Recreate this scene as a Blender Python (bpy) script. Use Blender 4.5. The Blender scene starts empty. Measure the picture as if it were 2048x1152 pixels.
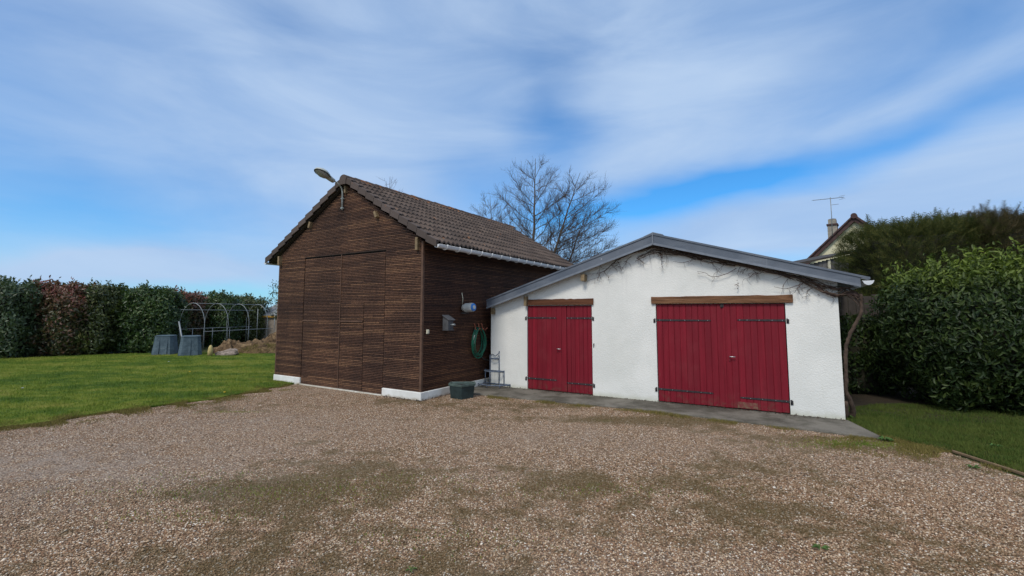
import bpy, bmesh, math, random
import numpy as np
from mathutils import Vector, Matrix

random.seed(7)
rng = np.random.default_rng(11)
PI = math.pi
C = bpy.context.scene.collection
scene = bpy.context.scene

# ------------------------------------------------------------------ camera
cam_d = bpy.data.cameras.new('camera')
cam = bpy.data.objects.new('camera', cam_d); C.objects.link(cam)
cam.location = (0, 0, 1.85)
cam.rotation_euler = (PI/2 + 0.0863, 0, 0)
cam_d.sensor_fit = 'HORIZONTAL'; cam_d.sensor_width = 36.0
cam_d.lens = 36.0 * 911.007 / 2048
cam_d.shift_y = -(576 - 544.138) / 2048
cam_d.clip_start = 0.05; cam_d.clip_end = 3000
scene.camera = cam

# ------------------------------------------------------------------ exposure
scene.view_settings.view_transform = 'Standard'
scene.view_settings.look = 'None'
scene.view_settings.exposure = 0.0
scene.view_settings.gamma = 1.0
scene.view_settings.use_curve_mapping = False

# ------------------------------------------------------------------ node helper
class NT:
    def __init__(s, tree): s.t = tree; s.n = tree.nodes; s.l = tree.links
    def node(s, kind, **kw):
        n = s.n.new(kind)
        for k, v in kw.items(): setattr(n, k, v)
        return n
    def put(s, sock, v):
        if isinstance(v, bpy.types.NodeSocket): s.l.new(v, sock)
        elif v is not None:
            if sock.type == 'RGBA' and len(v) == 3: v = (*v, 1)
            sock.default_value = v
    def m(s, op, a, b=None, c=None, clamp=False):
        n = s.node('ShaderNodeMath', operation=op); n.use_clamp = clamp
        s.put(n.inputs[0], a)
        if b is not None: s.put(n.inputs[1], b)
        if c is not None: s.put(n.inputs[2], c)
        return n.outputs[0]
    def vm(s, op, a, b=None):
        n = s.node('ShaderNodeVectorMath', operation=op)
        s.put(n.inputs[0], a)
        if b is not None: s.put(n.inputs[1], b)
        return n.outputs['Value'] if op in ('DOT_PRODUCT', 'LENGTH', 'DISTANCE') else n.outputs[0]
    def xyz(s, x, y, z):
        n = s.node('ShaderNodeCombineXYZ'); s.put(n.inputs[0], x); s.put(n.inputs[1], y); s.put(n.inputs[2], z); return n.outputs[0]
    def sep(s, v):
        n = s.node('ShaderNodeSeparateXYZ'); s.put(n.inputs[0], v); return n.outputs
    def noise(s, vec, scale=1., detail=3., rough=.5, out=0, dist=0.):
        n = s.node('ShaderNodeTexNoise'); s.put(n.inputs['Vector'], vec)
        n.inputs['Scale'].default_value = scale; n.inputs['Detail'].default_value = detail
        n.inputs['Roughness'].default_value = rough; n.inputs['Distortion'].default_value = dist
        return n.outputs[out]
    def voro(s, vec, scale=1., feature='F1', out='Distance', rnd=1.):
        n = s.node('ShaderNodeTexVoronoi', feature=feature); s.put(n.inputs['Vector'], vec)
        n.inputs['Scale'].default_value = scale; n.inputs['Randomness'].default_value = rnd
        return n.outputs[out]
    def mix(s, f, a, b, blend='MIX'):
        n = s.node('ShaderNodeMix', data_type='RGBA', blend_type=blend)
        s.put(n.inputs[0], f); s.put(n.inputs[6], a); s.put(n.inputs[7], b); return n.outputs[2]
    def ramp(s, f, stops, interp='LINEAR'):
        n = s.node('ShaderNodeValToRGB'); cr = n.color_ramp; cr.interpolation = interp
        while len(cr.elements) < len(stops): cr.elements.new(.5)
        for e, (p, c) in zip(cr.elements, stops):
            e.position = p; e.color = (*c, 1) if len(c) == 3 else c
        s.put(n.inputs[0], f); return n.outputs[0]
    def mr(s, v, a, b, c=0., d=1., smooth=True):
        n = s.node('ShaderNodeMapRange', interpolation_type='SMOOTHSTEP' if smooth else 'LINEAR')
        s.put(n.inputs[0], v)
        for i, q in enumerate((a, b, c, d)): n.inputs[i+1].default_value = q
        return n.outputs[0]
    def map(s, v, scale=(1, 1, 1), rot=(0, 0, 0), loc=(0, 0, 0)):
        n = s.node('ShaderNodeMapping'); s.put(n.inputs[0], v)
        n.inputs['Scale'].default_value = scale; n.inputs['Rotation'].default_value = rot; n.inputs['Location'].default_value = loc
        return n.outputs[0]

# ------------------------------------------------------------------ world
SUN_EL, SUN_AZ = math.radians(50), math.radians(208)      # azimuth measured from +Y towards +X
W = bpy.data.worlds.new('World'); scene.world = W; W.use_nodes = True
W.node_tree.nodes.clear()
w = NT(W.node_tree)
sky = w.node('ShaderNodeTexSky', sky_type='NISHITA'); sky.sun_disc = False
sky.sun_elevation = SUN_EL; sky.sun_rotation = SUN_AZ
sky.air_density = 1.0; sky.dust_density = 0.3; sky.ozone_density = 2.0
tc = w.node('ShaderNodeTexCoord')
dx, dy, dz = w.sep(tc.outputs['Generated'])[:3]
az = w.m('MULTIPLY', w.m('ARCTAN2', dx, dy), 57.2958)
el = w.m('MULTIPLY', w.m('ARCSINE', w.m('MAXIMUM', w.m('MINIMUM', dz, .9999), -.9999)), 57.2958)
base = w.xyz(az, el, 0.)
wv = w.noise(w.map(base, (.05, .11, 1)), 1., 4., .5, out=1)
wr, wg, wb = w.sep(wv)[:3]
az2 = w.m('ADD', az, w.m('MULTIPLY', w.m('SUBTRACT', wr, .5), 13.))
el2 = w.m('ADD', el, w.m('MULTIPLY', w.m('SUBTRACT', wg, .5), 6.))
blobs = [  # az, el, sigma az, sigma el, tilt deg, amount
    (24, 14.3, 10, 1.5, 7, -1.05), (45, 17.0, 9, 1.6, 14, -.45), (5.5, 23.5, 3.6, 4.5, -15, -.55),
    (-5, 15.5, 6, 2.4, 0, -.38), (7, 11, 6, 2.6, 0, -.55), (-44, 9.3, 9, 2.2, 8, -.28),
    (-31, 2.0, 8, .9, 0, -.5), (44, 25.5, 8, 3.6, 10, -.38), (-52, 20, 9, 12, 0, -.38),
    (-27, 31, 5, 3, -30, -.30), (1, 31, 6, 2, 0, -.12), (27, 5.5, 9, 1.5, 0, -.2), (-20, 6.5, 9, 2.5, -10, -.15), (-44, 2.5, 9, 1.8, 0, .25), (32, 7.5, 12, 2.5, 5, .2),
    (-38, 4.8, 6.5, 1.3, 2, .42), (36, 10.5, 17, 2.4, 7, .34), (42, 20.3, 9, 1.0, 12, .25),
    (-22, 20, 7, 9, 35, .22), (20, 24, 10, 4, 12, .22), (-18, 11, 7, 3, 30, .2), (10, 17, 7, 1.3, 8, .16)]
cov = None
for (a, e, sa, se, t, k) in blobs:
    ct, st = math.cos(math.radians(t)), math.sin(math.radians(t))
    da = w.m('SUBTRACT', az2, float(a)); de = w.m('SUBTRACT', el2, float(e))
    u = w.m('ADD', w.m('MULTIPLY', da, ct/sa), w.m('MULTIPLY', de, st/sa))
    v = w.m('ADD', w.m('MULTIPLY', da, -st/se), w.m('MULTIPLY', de, ct/se))
    q = w.m('ADD', w.m('MULTIPLY', u, u), w.m('MULTIPLY', v, v))
    g = w.m('MULTIPLY', w.m('EXPONENT', w.m('MULTIPLY', q, -.5)), k)
    cov = g if cov is None else w.m('ADD', cov, g)
n1 = w.noise(w.map(base, (.035, .13, 1), (0, 0, math.radians(-14))), 1., 6., .55, dist=.6)
n2 = w.noise(w.map(base, (.11, .42, 1), (0, 0, math.radians(-10)), (3, 7, 0)), 1., 6., .55, dist=.4)
cov = w.m('ADD', cov, w.m('ADD', w.m('MULTIPLY', w.m('SUBTRACT', n1, .5), .55), w.m('MULTIPLY', w.m('SUBTRACT', n2, .5), .14)))
cov = w.m('ADD', cov, .77, clamp=True)
cloud = w.mix(w.mr(n1, .25, .75), (3.8, 5.6, 8.6), (5.2, 6.8, 9.2))
blue = w.mix(1., sky.outputs[0], (.42, 1.16, 1.72), 'MULTIPLY')
col = w.mix(w.m('MULTIPLY', cov, .95), blue, cloud)
SD = (math.sin(SUN_AZ)*math.cos(SUN_EL), math.cos(SUN_AZ)*math.cos(SUN_EL), math.sin(SUN_EL))
glow = w.m('POWER', w.m('MAXIMUM', w.m('ADD', w.m('MULTIPLY', w.vm('DOT_PRODUCT', tc.outputs['Generated'], SD), .5), .5), 0.), 5.)   # thin cloud lit round the sun
col = w.mix(1., col, w.mix(glow, (0, 0, 0), (7., 5.9, 4.2)), 'ADD')
bg = w.node('ShaderNodeBackground'); w.put(bg.inputs[0], col); bg.inputs[1].default_value = 0.095
out = w.node('ShaderNodeOutputWorld'); w.l.new(bg.outputs[0], out.inputs[0])

# ------------------------------------------------------------------ sun
sun_d = bpy.data.lights.new('sun', 'SUN'); sun_d.energy = 2.25; sun_d.angle = math.radians(14); sun_d.color = (1, .94, .85)
sun = bpy.data.objects.new('sun', sun_d); C.objects.link(sun)
sd = Vector((math.sin(SUN_AZ)*math.cos(SUN_EL), math.cos(SUN_AZ)*math.cos(SUN_EL), math.sin(SUN_EL)))
sun.rotation_euler = sd.to_track_quat('Z', 'Y').to_euler(); sun.location = (0, -5, 20)

# ------------------------------------------------------------------ object helpers
def tag(o, label=None, cat=None, group=None, kind=None):
    if label: o['label'] = label
    if cat: o['category'] = cat
    if group: o['group'] = group
    if kind: o['kind'] = kind
    return o
def empty(name, loc=(0, 0, 0), rz=0., label=None, cat=None, group=None):
    o = bpy.data.objects.new(name, None); C.objects.link(o); o.empty_display_size = .1
    o.location = loc; o.rotation_euler = (0, 0, rz)
    return tag(o, label, cat, group)

class MB:
    def __init__(s): s.v = []; s.f = []; s.sm = []
    def add(s, vs, fs, smooth=False):
        b = len(s.v); s.v += [tuple(p) for p in vs]
        s.f += [tuple(b+i for i in f) for f in fs]; s.sm += [smooth]*len(fs); return s
    def box(s, a, b):
        x0, x1 = sorted((a[0], b[0])); y0, y1 = sorted((a[1], b[1])); z0, z1 = sorted((a[2], b[2]))
        vs = [(x0,y0,z0),(x1,y0,z0),(x1,y1,z0),(x0,y1,z0),(x0,y0,z1),(x1,y0,z1),(x1,y1,z1),(x0,y1,z1)]
        return s.add(vs, [(3,2,1,0),(4,5,6,7),(0,1,5,4),(1,2,6,5),(2,3,7,6),(3,0,4,7)])
    def obox(s, c, ax, ay, az_):
        """oriented box: centre and three half-axis vectors"""
        c, ax, ay, az_ = map(Vector, (c, ax, ay, az_)); vs = []
        for k in (-1, 1):
            for i, j in ((-1,-1),(1,-1),(1,1),(-1,1)): vs.append(c+ax*i+ay*j+az_*k)
        fs = [(3,2,1,0),(4,5,6,7),(0,1,5,4),(1,2,6,5),(2,3,7,6),(3,0,4,7)]
        if ax.cross(ay).dot(az_) < 0: fs = [f[::-1] for f in fs]
        return s.add(vs, fs)
    def prism(s, poly, d):
        """planar polygon (list of 3-D points) extruded by vector d"""
        p = [Vector(q) for q in poly]; d = Vector(d); n = len(p)
        nn = Vector((0,0,0))
        for i in range(n): nn += p[i].cross(p[(i+1) % n])
        if nn.dot(d) > 0: p = p[::-1]
        vs = p + [q+d for q in p]
        fs = [tuple(range(n)), tuple(range(2*n-1, n-1, -1))] + [(i, i+n, (i+1) % n + n, (i+1) % n) for i in range(n)]
        return s.add(vs, fs)
    def tube(s, pts, r, n=8, cap=True, smooth=True):
        pts = [Vector(p) for p in pts]; m = len(pts)
        rs = list(r) if hasattr(r, '__len__') else [r]*m
        vs = []; fs = []; up = None
        for i, p in enumerate(pts):
            t = (pts[min(i+1, m-1)] - pts[max(i-1, 0)])
            t = t.normalized() if t.length > 1e-9 else Vector((0, 0, 1))
            if up is None:
                up = t.orthogonal().normalized()
            else:
                up = (up - t*up.dot(t))
                up = up.normalized() if up.length > 1e-6 else t.orthogonal().normalized()
            sd_ = t.cross(up)
            for k in range(n):
                a = 2*PI*k/n; vs.append(p + (up*math.cos(a) + sd_*math.sin(a))*rs[i])
        for i in range(m-1):
            for k in range(n):
                k2 = (k+1) % n; fs.append((i*n+k, i*n+k2, (i+1)*n+k2, (i+1)*n+k))
        s.add(vs, fs, smooth)
        if cap:
            b = len(s.v) - len(vs)
            s.f.append(tuple(b+k for k in range(n-1, -1, -1))); s.sm.append(False)
            s.f.append(tuple(b+(m-1)*n+k for k in range(n))); s.sm.append(False)
        return s
    def build(s, name, mat, parent=None, bevel=0.):
        me = bpy.data.meshes.new(name); me.from_pydata(s.v, [], s.f)
        me.polygons.foreach_set('use_smooth', s.sm); me.materials.append(mat); me.update()
        o = bpy.data.objects.new(name, me); C.objects.link(o)
        if parent: o.parent = parent
        if bevel:
            b = o.modifiers.new('bevel', 'BEVEL'); b.width = bevel; b.segments = 2; b.limit_method = 'ANGLE'; b.angle_limit = math.radians(40)
        return o

def np_mesh(name, V, F, mat, parent=None, smooth=False):
    """V (n,3) float, F (m,k) int, k constant"""
    me = bpy.data.meshes.new(name); m, k = F.shape
    me.vertices.add(len(V)); me.vertices.foreach_set('co', V.astype(np.float32).ravel())
    me.loops.add(m*k); me.loops.foreach_set('vertex_index', F.astype(np.int32).ravel())
    me.polygons.add(m); me.polygons.foreach_set('loop_start', np.arange(0, m*k, k, dtype=np.int32))
    if smooth: me.polygons.foreach_set('use_smooth', np.ones(m, bool))
    me.update(calc_edges=True); me.validate(); me.materials.append(mat)
    o = bpy.data.objects.new(name, me); C.objects.link(o)
    if parent: o.parent = parent
    return o

def lump(P, k=1., seed=0.):
    """smooth pseudo noise of position, about -1..1"""
    x, y, z = P[..., 0]*k+seed, P[..., 1]*k+seed*1.7, P[..., 2]*k+seed*.6
    return (np.sin(1.9*x+1.3*np.sin(1.1*y+z))+np.sin(2.3*y+1.7*np.sin(.9*z-x)+1)+np.sin(2.1*z+1.5*np.sin(1.3*x+y)+2))/3

# ------------------------------------------------------------------ materials
def material(name, fn, rough=.8, spec=.3, metal=0.):
    M = bpy.data.materials.new(name); M.use_nodes = True
    t = NT(M.node_tree); b = M.node_tree.nodes['Principled BSDF']
    b.inputs['Roughness'].default_value = rough; b.inputs['Metallic'].default_value = metal
    b.inputs['Specular IOR Level'].default_value = spec
    r = fn(t)
    if isinstance(r, dict):
        if 'col' in r: t.put(b.inputs['Base Color'], r['col'])
        if 'rough' in r: t.put(b.inputs['Roughness'], r['rough'])
        if 'bump' in r:
            bp = t.node('ShaderNodeBump'); bp.inputs['Strength'].default_value = r.get('str', .5)
            bp.inputs['Distance'].default_value = r.get('dist', .01); t.put(bp.inputs['Height'], r['bump'])
            t.l.new(bp.outputs[0], b.inputs['Normal'])
        if 'trans' in r:
            tr = t.node('ShaderNodeBsdfTranslucent'); t.put(tr.inputs[0], r['trans'])
            ms = t.node('ShaderNodeMixShader'); ms.inputs[0].default_value = r.get('tf', .3)
            t.l.new(b.outputs[0], ms.inputs[1]); t.l.new(tr.outputs[0], ms.inputs[2])
            t.l.new(ms.outputs[0], M.node_tree.nodes['Material Output'].inputs[0])
    return M
def OBJ(t): return t.node('ShaderNodeTexCoord').outputs['Object']
def POS(t): return t.node('ShaderNodeNewGeometry').outputs['Position']
def RND(t): return t.node('ShaderNodeNewGeometry').outputs['Random Per Island']
def plain(c, var=.15, sc=6., bump=.15, rough=.7, **k):
    def fn(t):
        o = OBJ(t); n = t.noise(o, sc, 5., .6)
        a = tuple(x*(1-var) for x in c); b = tuple(min(1, x*(1+var)) for x in c)
        return dict(col=t.mix(t.mr(n, .25, .75), a, b), bump=t.noise(o, sc*12, 3.), str=bump, dist=.004)
    return material('mat', fn, rough, **k)

def f_slat(warm):
    def fn(t):
        o = OBJ(t); r = RND(t)
        streak = t.noise(t.map(o, (1.2, 1.2, 60.)), 1., 5., .65)
        knots = t.noise(t.map(o, (7., 7., 40.)), 1., 3., .6)
        big = t.noise(o, .8, 3., .5)
        v = t.m('ADD', t.m('MULTIPLY', r, .55), t.m('MULTIPLY', streak, .45))
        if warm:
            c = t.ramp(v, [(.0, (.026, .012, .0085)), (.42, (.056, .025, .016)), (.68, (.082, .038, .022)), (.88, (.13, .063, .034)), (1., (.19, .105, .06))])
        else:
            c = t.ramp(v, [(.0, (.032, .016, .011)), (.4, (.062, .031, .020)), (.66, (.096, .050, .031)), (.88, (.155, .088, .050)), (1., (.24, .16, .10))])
        c = t.mix(t.mr(knots, .60, .72), c, (.012, .007, .005))
        fine = t.noise(t.map(o, (14., 14., 30.)), 1., 4., .7)
        c = t.mix(1., c, t.mix(t.mr(fine, .3, .7), (.62, .62, .62), (1.5, 1.47, 1.4)), 'MULTIPLY')
        c = t.mix(1., c, t.mix(t.mr(big, .35, .65), (.8, .78, .78), (1.35, 1.3, 1.2)), 'MULTIPLY')
        wear = t.m('MULTIPLY', t.mr(t.noise(t.map(o, (3., 3., 25.)), 1., 5., .7), .60, .75), t.mr(big, .5, .7))
        c = t.mix(t.m('MULTIPLY', wear, .55), c, (.27, .22, .18))
        return dict(col=c, bump=streak, str=.4, dist=.004)
    return fn
M = {}
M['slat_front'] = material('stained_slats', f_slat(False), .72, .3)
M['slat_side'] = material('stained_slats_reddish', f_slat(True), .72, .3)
M['backing'] = plain((.012, .008, .006), rough=.9)
M['corner'] = plain((.10, .055, .035), .3, 5.)

def f_plaster(t):
    o = OBJ(t); z = t.sep(o)[2]; x = t.sep(o)[0]
    g = t.noise(o, 55., 4., .6); pits = t.voro(o, 42.)
    big = t.noise(o, 1.1, 4., .55)
    run = t.noise(t.map(o, (5., 5., .5)), 1., 4., .6)
    c = t.mix(t.mr(big, .3, .75), (.64, .64, .60), (.74, .73, .685))
    low = t.mr(t.m('ADD', z, t.m('MULTIPLY', t.noise(o, 6., 4.), .12)), .05, .22, 1., 0.)
    c = t.mix(t.m('MULTIPLY', low, .6), c, (.38, .38, .26))
    c = t.mix(t.m('MULTIPLY', t.mr(t.noise(t.map(o, (9., 9., 1.1)), 1., 5., .65), .58, .74), t.mr(z, .0, .9, .35, 0.)), c, (.45, .43, .33))
    c = t.mix(t.m('MULTIPLY', t.mr(t.noise(o, .7, 5., .6), .52, .7), .22), c, (.50, .51, .46))
    c = t.mix(t.m('MULTIPLY', t.mr(run, .56, .75), t.mr(z, 1.7, 2.7, 0., .30)), c, (.42, .41, .40))
    c = t.mix(t.m('MULTIPLY', t.mr(t.voro(o, 9.), .0, .05, 1., 0.), .5), c, (.3, .28, .25))
    h = t.m('ADD', t.m('MULTIPLY', g, .7), t.m('MULTIPLY', pits, .5))
    return dict(col=c, bump=h, str=.5, dist=.010)
M['plaster'] = material('white_roughcast', f_plaster, .9, .2)
def f_plinth(t):
    o = OBJ(t); z = t.sep(o)[2]
    c = t.mix(t.mr(t.noise(o, 3., 5., .6), .35, .7), (.62, .62, .58), (.74, .74, .71))
    low = t.mr(t.m('ADD', z, t.m('MULTIPLY', t.noise(o, 9., 4.), .12)), .06, .13, 1., 0.)
    c = t.mix(t.m('MULTIPLY', low, .6), c, (.30, .24, .15))
    return dict(col=c, bump=t.noise(o, 40., 4.), str=.4, dist=.006)
M['plinth'] = material('white_painted_plinth', f_plinth, .85, .2)
def f_red(t):
    o = OBJ(t); r = RND(t)
    st = t.noise(t.map(o, (18., 18., 1.2)), 1., 5., .6)
    n = t.noise(o, 2.2, 5., .6)
    c = t.mix(t.mr(st, .3, .75), (.155, .0052, .0135), (.215, .0085, .020))
    c = t.mix(t.m('MULTIPLY', r, .40), c, (.105, .008, .014))
    c = t.mix(t.m('MULTIPLY', t.mr(n, .50, .72), .14), c, (.22, .05, .055))
    z = t.sep(o)[2]
    c = t.mix(t.m('MULTIPLY', t.mr(t.noise(o, 7., 5., .7), .45, .65), t.mr(z, .04, .35, .55, 0.)), c, (.10, .05, .035))
    scuff = t.m('MULTIPLY', t.mr(t.noise(t.map(o, (30., 30., 3.)), 1., 5., .7), .60, .78), t.mr(z, .1, .9, .55, .1))
    c = t.mix(scuff, c, (.33, .14, .13))
    return dict(col=c, rough=t.mr(n, .3, .7, .5, .68), bump=st, str=.15, dist=.003)
M['red'] = material('red_paint', f_red, .5, .22)
def f_oak(t):
    o = OBJ(t)
    g = t.noise(t.map(o, (1.6, 22., 22.)), 1., 6., .65, dist=.8)
    c = t.ramp(g, [(.25, (.05, .022, .01)), (.5, (.15, .07, .033)), (.7, (.25, .135, .07)), (.85, (.36, .22, .13))])
    return dict(col=c, bump=g, str=.7, dist=.012)
M['oak'] = material('old_oak', f_oak, .8, .25)
M['oak_dark'] = material('brown_lintel', lambda t: dict(col=t.ramp(t.noise(t.map(OBJ(t), (1.5, 18., 18.)), 1., 5., .6), [(.3, (.06, .022, .010)), (.6, (.115, .045, .02)), (.85, (.16, .07, .034))]), bump=t.noise(t.map(OBJ(t), (2., 20., 20.)), 1., 4.), str=.5, dist=.006), .75, .25)
M['rafter'] = plain((.20, .145, .08), .35, 9., .4)
M['iron'] = plain((.028, .026, .028), .4, 20., .5, .6)
M['steel'] = plain((.55, .55, .55), .1, 20., .1, .35, metal=.8)
def f_zinc(t):
    o = OBJ(t); n = t.noise(o, 1.7, 5., .6); s = t.noise(t.map(o, (1.2, 1.2, 12.)), 1., 4.)
    c = t.mix(t.mr(n, .3, .7), (.075, .090, .115), (.115, .132, .160))
    c = t.mix(t.m('MULTIPLY', t.mr(s, .55, .8), .5), c, (.16, .18, .21))
    c = t.mix(t.mr(t.voro(o, 2.3), .0, .045, .8, 0.), c, (.5, .5, .5))
    return dict(col=c, rough=t.mr(n, .3, .7, .38, .6), bump=t.noise(o, 25., 3.), str=.12, dist=.004)
M['zinc'] = material('grey_sheet_fascia', f_zinc, .5, .5)
M['zinc_light'] = plain((.16, .18, .21), .2, 4., .1, .5)
M['whitepaint'] = plain((.82, .82, .80), .06, 3., .05, .5)
M['pvc'] = plain((.60, .62, .64), .08, 3., .05, .4)
def f_tile(t):
    o = OBJ(t); r = RND(t)
    c = t.mix(r, (.058, .041, .032), (.115, .083, .065))
    c = t.mix(t.mr(t.noise(o, 1.4, 5., .6), .35, .7, 0., .5), c, (.065, .05, .043))
    li = t.noise(o, 4.5, 6., .7)
    z = t.sep(o)[2]
    thr = t.m('ADD', li, t.mr(z, 4.85, 5.12, 0., .10))
    c = t.mix(t.m('MULTIPLY', t.mr(thr, .64, .70), .85), c, (.30, .115, .035))
    c = t.mix(t.mr(t.voro(o, 5.), .0, .07, .7, 0.), c, (.42, .42, .38))
    c = t.mix(t.mr(t.noise(o, 9., 5., .7), .62, .72, 0., .5), c, (.20, .20, .13))
    return dict(col=c, bump=t.noise(o, 60., 4., .7), str=.5, dist=.006)
M['tile'] = material('brown_roof_tile', f_tile, .85, .25)
M['tile_verge'] = material('verge_tile', lambda t: dict(col=t.mix(t.mr(t.m('ADD', t.m('MULTIPLY', RND(t), .12), t.noise(OBJ(t), 5., 5., .7)), .72, .80), t.mix(RND(t), (.062, .048, .041), (.105, .080, .070)), (.30, .115, .035)), bump=t.noise(OBJ(t), 60., 3.), str=.3, dist=.004), .8, .25)
def f_conc(t):
    o = POS(t); n = t.noise(o, 1.3, 6., .65); f = t.noise(o, 45., 5., .7)
    c = t.mix(t.mr(n, .38, .62), (.070, .063, .050), (.165, .150, .125))
    c = t.mix(t.mr(f, .5, .8, 0., .5), c, (.30, .29, .26))
    c = t.mix(t.mr(t.noise(o, 3.2, 5., .6), .55, .72, 0., .7), c, (.07, .068, .048))
    c = t.mix(t.mr(t.voro(o, 24.), .0, .13, .7, 0.), c, (.42, .38, .33))
    return dict(col=c, bump=f, str=.6, dist=.008)
M['concrete'] = material('old_concrete', f_conc, .9, .2)

def moss_mask(t, p):
    """where the yard is mossy or damp: broad patches, as on the ground of the photograph"""
    n = t.noise(p, .55, 5., .62)
    x, y = t.sep(p)[0], t.sep(p)[1]
    acc = t.m('ADD', t.m('MULTIPLY', t.m('SUBTRACT', n, .52), 1.6), t.m('MULTIPLY', t.m('SUBTRACT', t.noise(p, 2.8, 6., .7), .5), 1.7))
    for cx, cy, sx_, sy_, k in ((-1.6, 5.6, .9, .5, .42), (1.1, 5.15, 1.2, .35, .38), (-2.9, 4.9, 1.1, .3, .45), (-.4, 4.2, 1.8, .5, .2),
                                (2.9, 8.0, 3.2, .25, .55), (4.6, 6.6, 1.2, .35, .6), (-1.6, 3.3, 1.6, .5, .36), (3.6, 5.9, 2., .5, .25), (4.6, 7.4, 3., .4, .2), (1.8, 4.4, 1.0, .3, .15), (.6, 9.2, 1.8, .3, .4), (-6.2, 8.9, 2.5, .5, .2), (-2.6, 9.7, 1., .3, .3),
                                (.4, 7.0, 1.6, .6, -.32), (-4.6, 6.6, 1.5, 1.2, -.35), (2.2, 6.2, 1.3, .6, -.25), (1.2, 3.1, .9, .5, -.35), (3.0, 3.6, 1.8, .8, .18)):
        ax = t.m('DIVIDE', t.m('SUBTRACT', x, cx), sx_); ay = t.m('DIVIDE', t.m('SUBTRACT', y, cy), sy_)
        g = t.m('MULTIPLY', t.m('EXPONENT', t.m('MULTIPLY', t.m('ADD', t.m('MULTIPLY', ax, ax), t.m('MULTIPLY', ay, ay)), -.7)), k)
        acc = t.m('ADD', acc, g)
    return acc
STONE = [(0.0, (0.06, 0.036, 0.02)), (0.16, (0.17, 0.1, 0.055)), (0.34, (0.34, 0.215, 0.125)), (0.52, (0.24, 0.125, 0.07)), (0.68, (0.43, 0.29, 0.175)), (0.84, (0.54, 0.4, 0.27)), (0.95, (0.68, 0.57, 0.44)), (1.0, (0.8, 0.74, 0.65))]
def worn_mask(t, p):
    """pale compacted ground where cars turn, on the left of the yard"""
    x_, y_ = t.sep(p)[0], t.sep(p)[1]; tot = None
    for cx, cy, sx_, sy_, k in ((-5.8, 5.6, 2.2, 1.2, 1.), (-5.0, 8.0, 2.6, .6, .5), (1.0, 6.9, 2.0, .6, .45), (.9, 3.1, 1.2, .4, .3)):
        ax = t.m('DIVIDE', t.m('SUBTRACT', x_, cx), sx_); ay = t.m('DIVIDE', t.m('SUBTRACT', y_, cy), sy_)
        g = t.m('MULTIPLY', t.m('EXPONENT', t.m('MULTIPLY', t.m('ADD', t.m('MULTIPLY', ax, ax), t.m('MULTIPLY', ay, ay)), -.7)), k)
        tot = g if tot is None else t.m('ADD', tot, g)
    return t.m('MULTIPLY', tot, t.mr(t.noise(p, 2.0, 6., .65), .35, .65, .1, .7), clamp=True)
def f_gravel(t):
    p = POS(t); m = moss_mask(t, p)
    pc = t.vm('ADD', p, t.noise(p, 30., 2., .5, out=1))
    v = t.node('ShaderNodeTexVoronoi', feature='F1'); t.put(v.inputs['Vector'], t.map(p, (1, 1, 1))); v.inputs['Scale'].default_value = 58.
    rr = t.sep(v.outputs['Color'])[0]
    stone = t.ramp(rr, STONE)
    gap = t.mr(v.outputs['Distance'], .40, .75)
    c = t.mix(t.m('MULTIPLY', gap, .85), stone, (.055, .034, .02))
    big = t.noise(p, .35, 3.)
    c = t.mix(t.mr(big, .35, .65, 0., .25), c, (.34, .26, .20))
    c = t.mix(t.mr(m, 0., .40, 0., .70), c, (.085, .060, .018))
    c = t.mix(t.mr(m, .50, .8, 0., .45), c, (.10, .092, .024))
    c = t.mix(worn_mask(t, p), c, (.30, .245, .20))
    h = t.m('SUBTRACT', 1., v.outputs['Distance'])
    return dict(col=c, bump=h, str=1., dist=.012)
M['gravel'] = material('gravel_ground', f_gravel, .9, .2)
def f_stone(t):
    p = POS(t); m = moss_mask(t, p)
    c = t.ramp(RND(t), STONE)
    c = t.mix(t.mr(m, 0., .40, 0., .62), c, (.088, .062, .020))
    c = t.mix(worn_mask(t, p), c, (.30, .245, .20))
    c = t.mix(t.mr(m, .50, .8, 0., .4), c, (.105, .095, .03))
    return dict(col=c)
M['stone'] = material('pebbles', f_stone, .8, .25)

def grass_col(t, p, r=None):
    n1_ = t.noise(t.map(p, (.35, .8, 1.)), 1., 5., .65); n2_ = t.noise(p, 2.6, 4., .6)
    f = t.m('ADD', t.m('MULTIPLY', n1_, .65), t.m('MULTIPLY', n2_, .35))
    c = t.ramp(f, [(.34, (.040, .100, .010)), (.45, (.090, .165, .014)), (.53, (.20, .255, .028)), (.65, (.34, .32, .065))])
    if r is not None: c = t.mix(t.m('MULTIPLY', r, .5), c, t.mix(r, (.03, .10, .012), (.25, .27, .055)))
    return c
M['lawn'] = material('lawn_ground', lambda t: dict(col=t.mix(.45, grass_col(t, POS(t)), (.035, .035, .014)), bump=t.noise(POS(t), 30., 5., .7), str=.9, dist=.03), .95, .1)
M['blade'] = material('grass_blades', lambda t: dict(col=grass_col(t, POS(t), RND(t)), trans=(.07, .13, .018), tf=.25), .7, .2)
M['blade_dull'] = material('dull_grass_blades', lambda t: dict(col=t.mix(RND(t), t.mix(t.mr(t.noise(POS(t), 1.6, 5., .6), .35, .65), (.030, .078, .012), (.085, .120, .022)), (.11, .13, .03)), trans=(.06, .09, .018), tf=.2), .8, .15)  # darker, duller green than the left lawn blades
M['lawn_dull'] = material('dull_ground', lambda t: dict(col=t.ramp(t.noise(POS(t), 2.2, 6., .65), [(.35, (.03, .044, .012)), (.52, (.055, .065, .018)), (.68, (.10, .085, .035))]), bump=t.noise(POS(t), 30., 5., .7), str=.9, dist=.03), .95, .1)  # dark olive to brown ground under the right grass strip
def grass_dry(t):
    return t.mix(RND(t), (.10, .10, .022), (.26, .20, .07))
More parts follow.
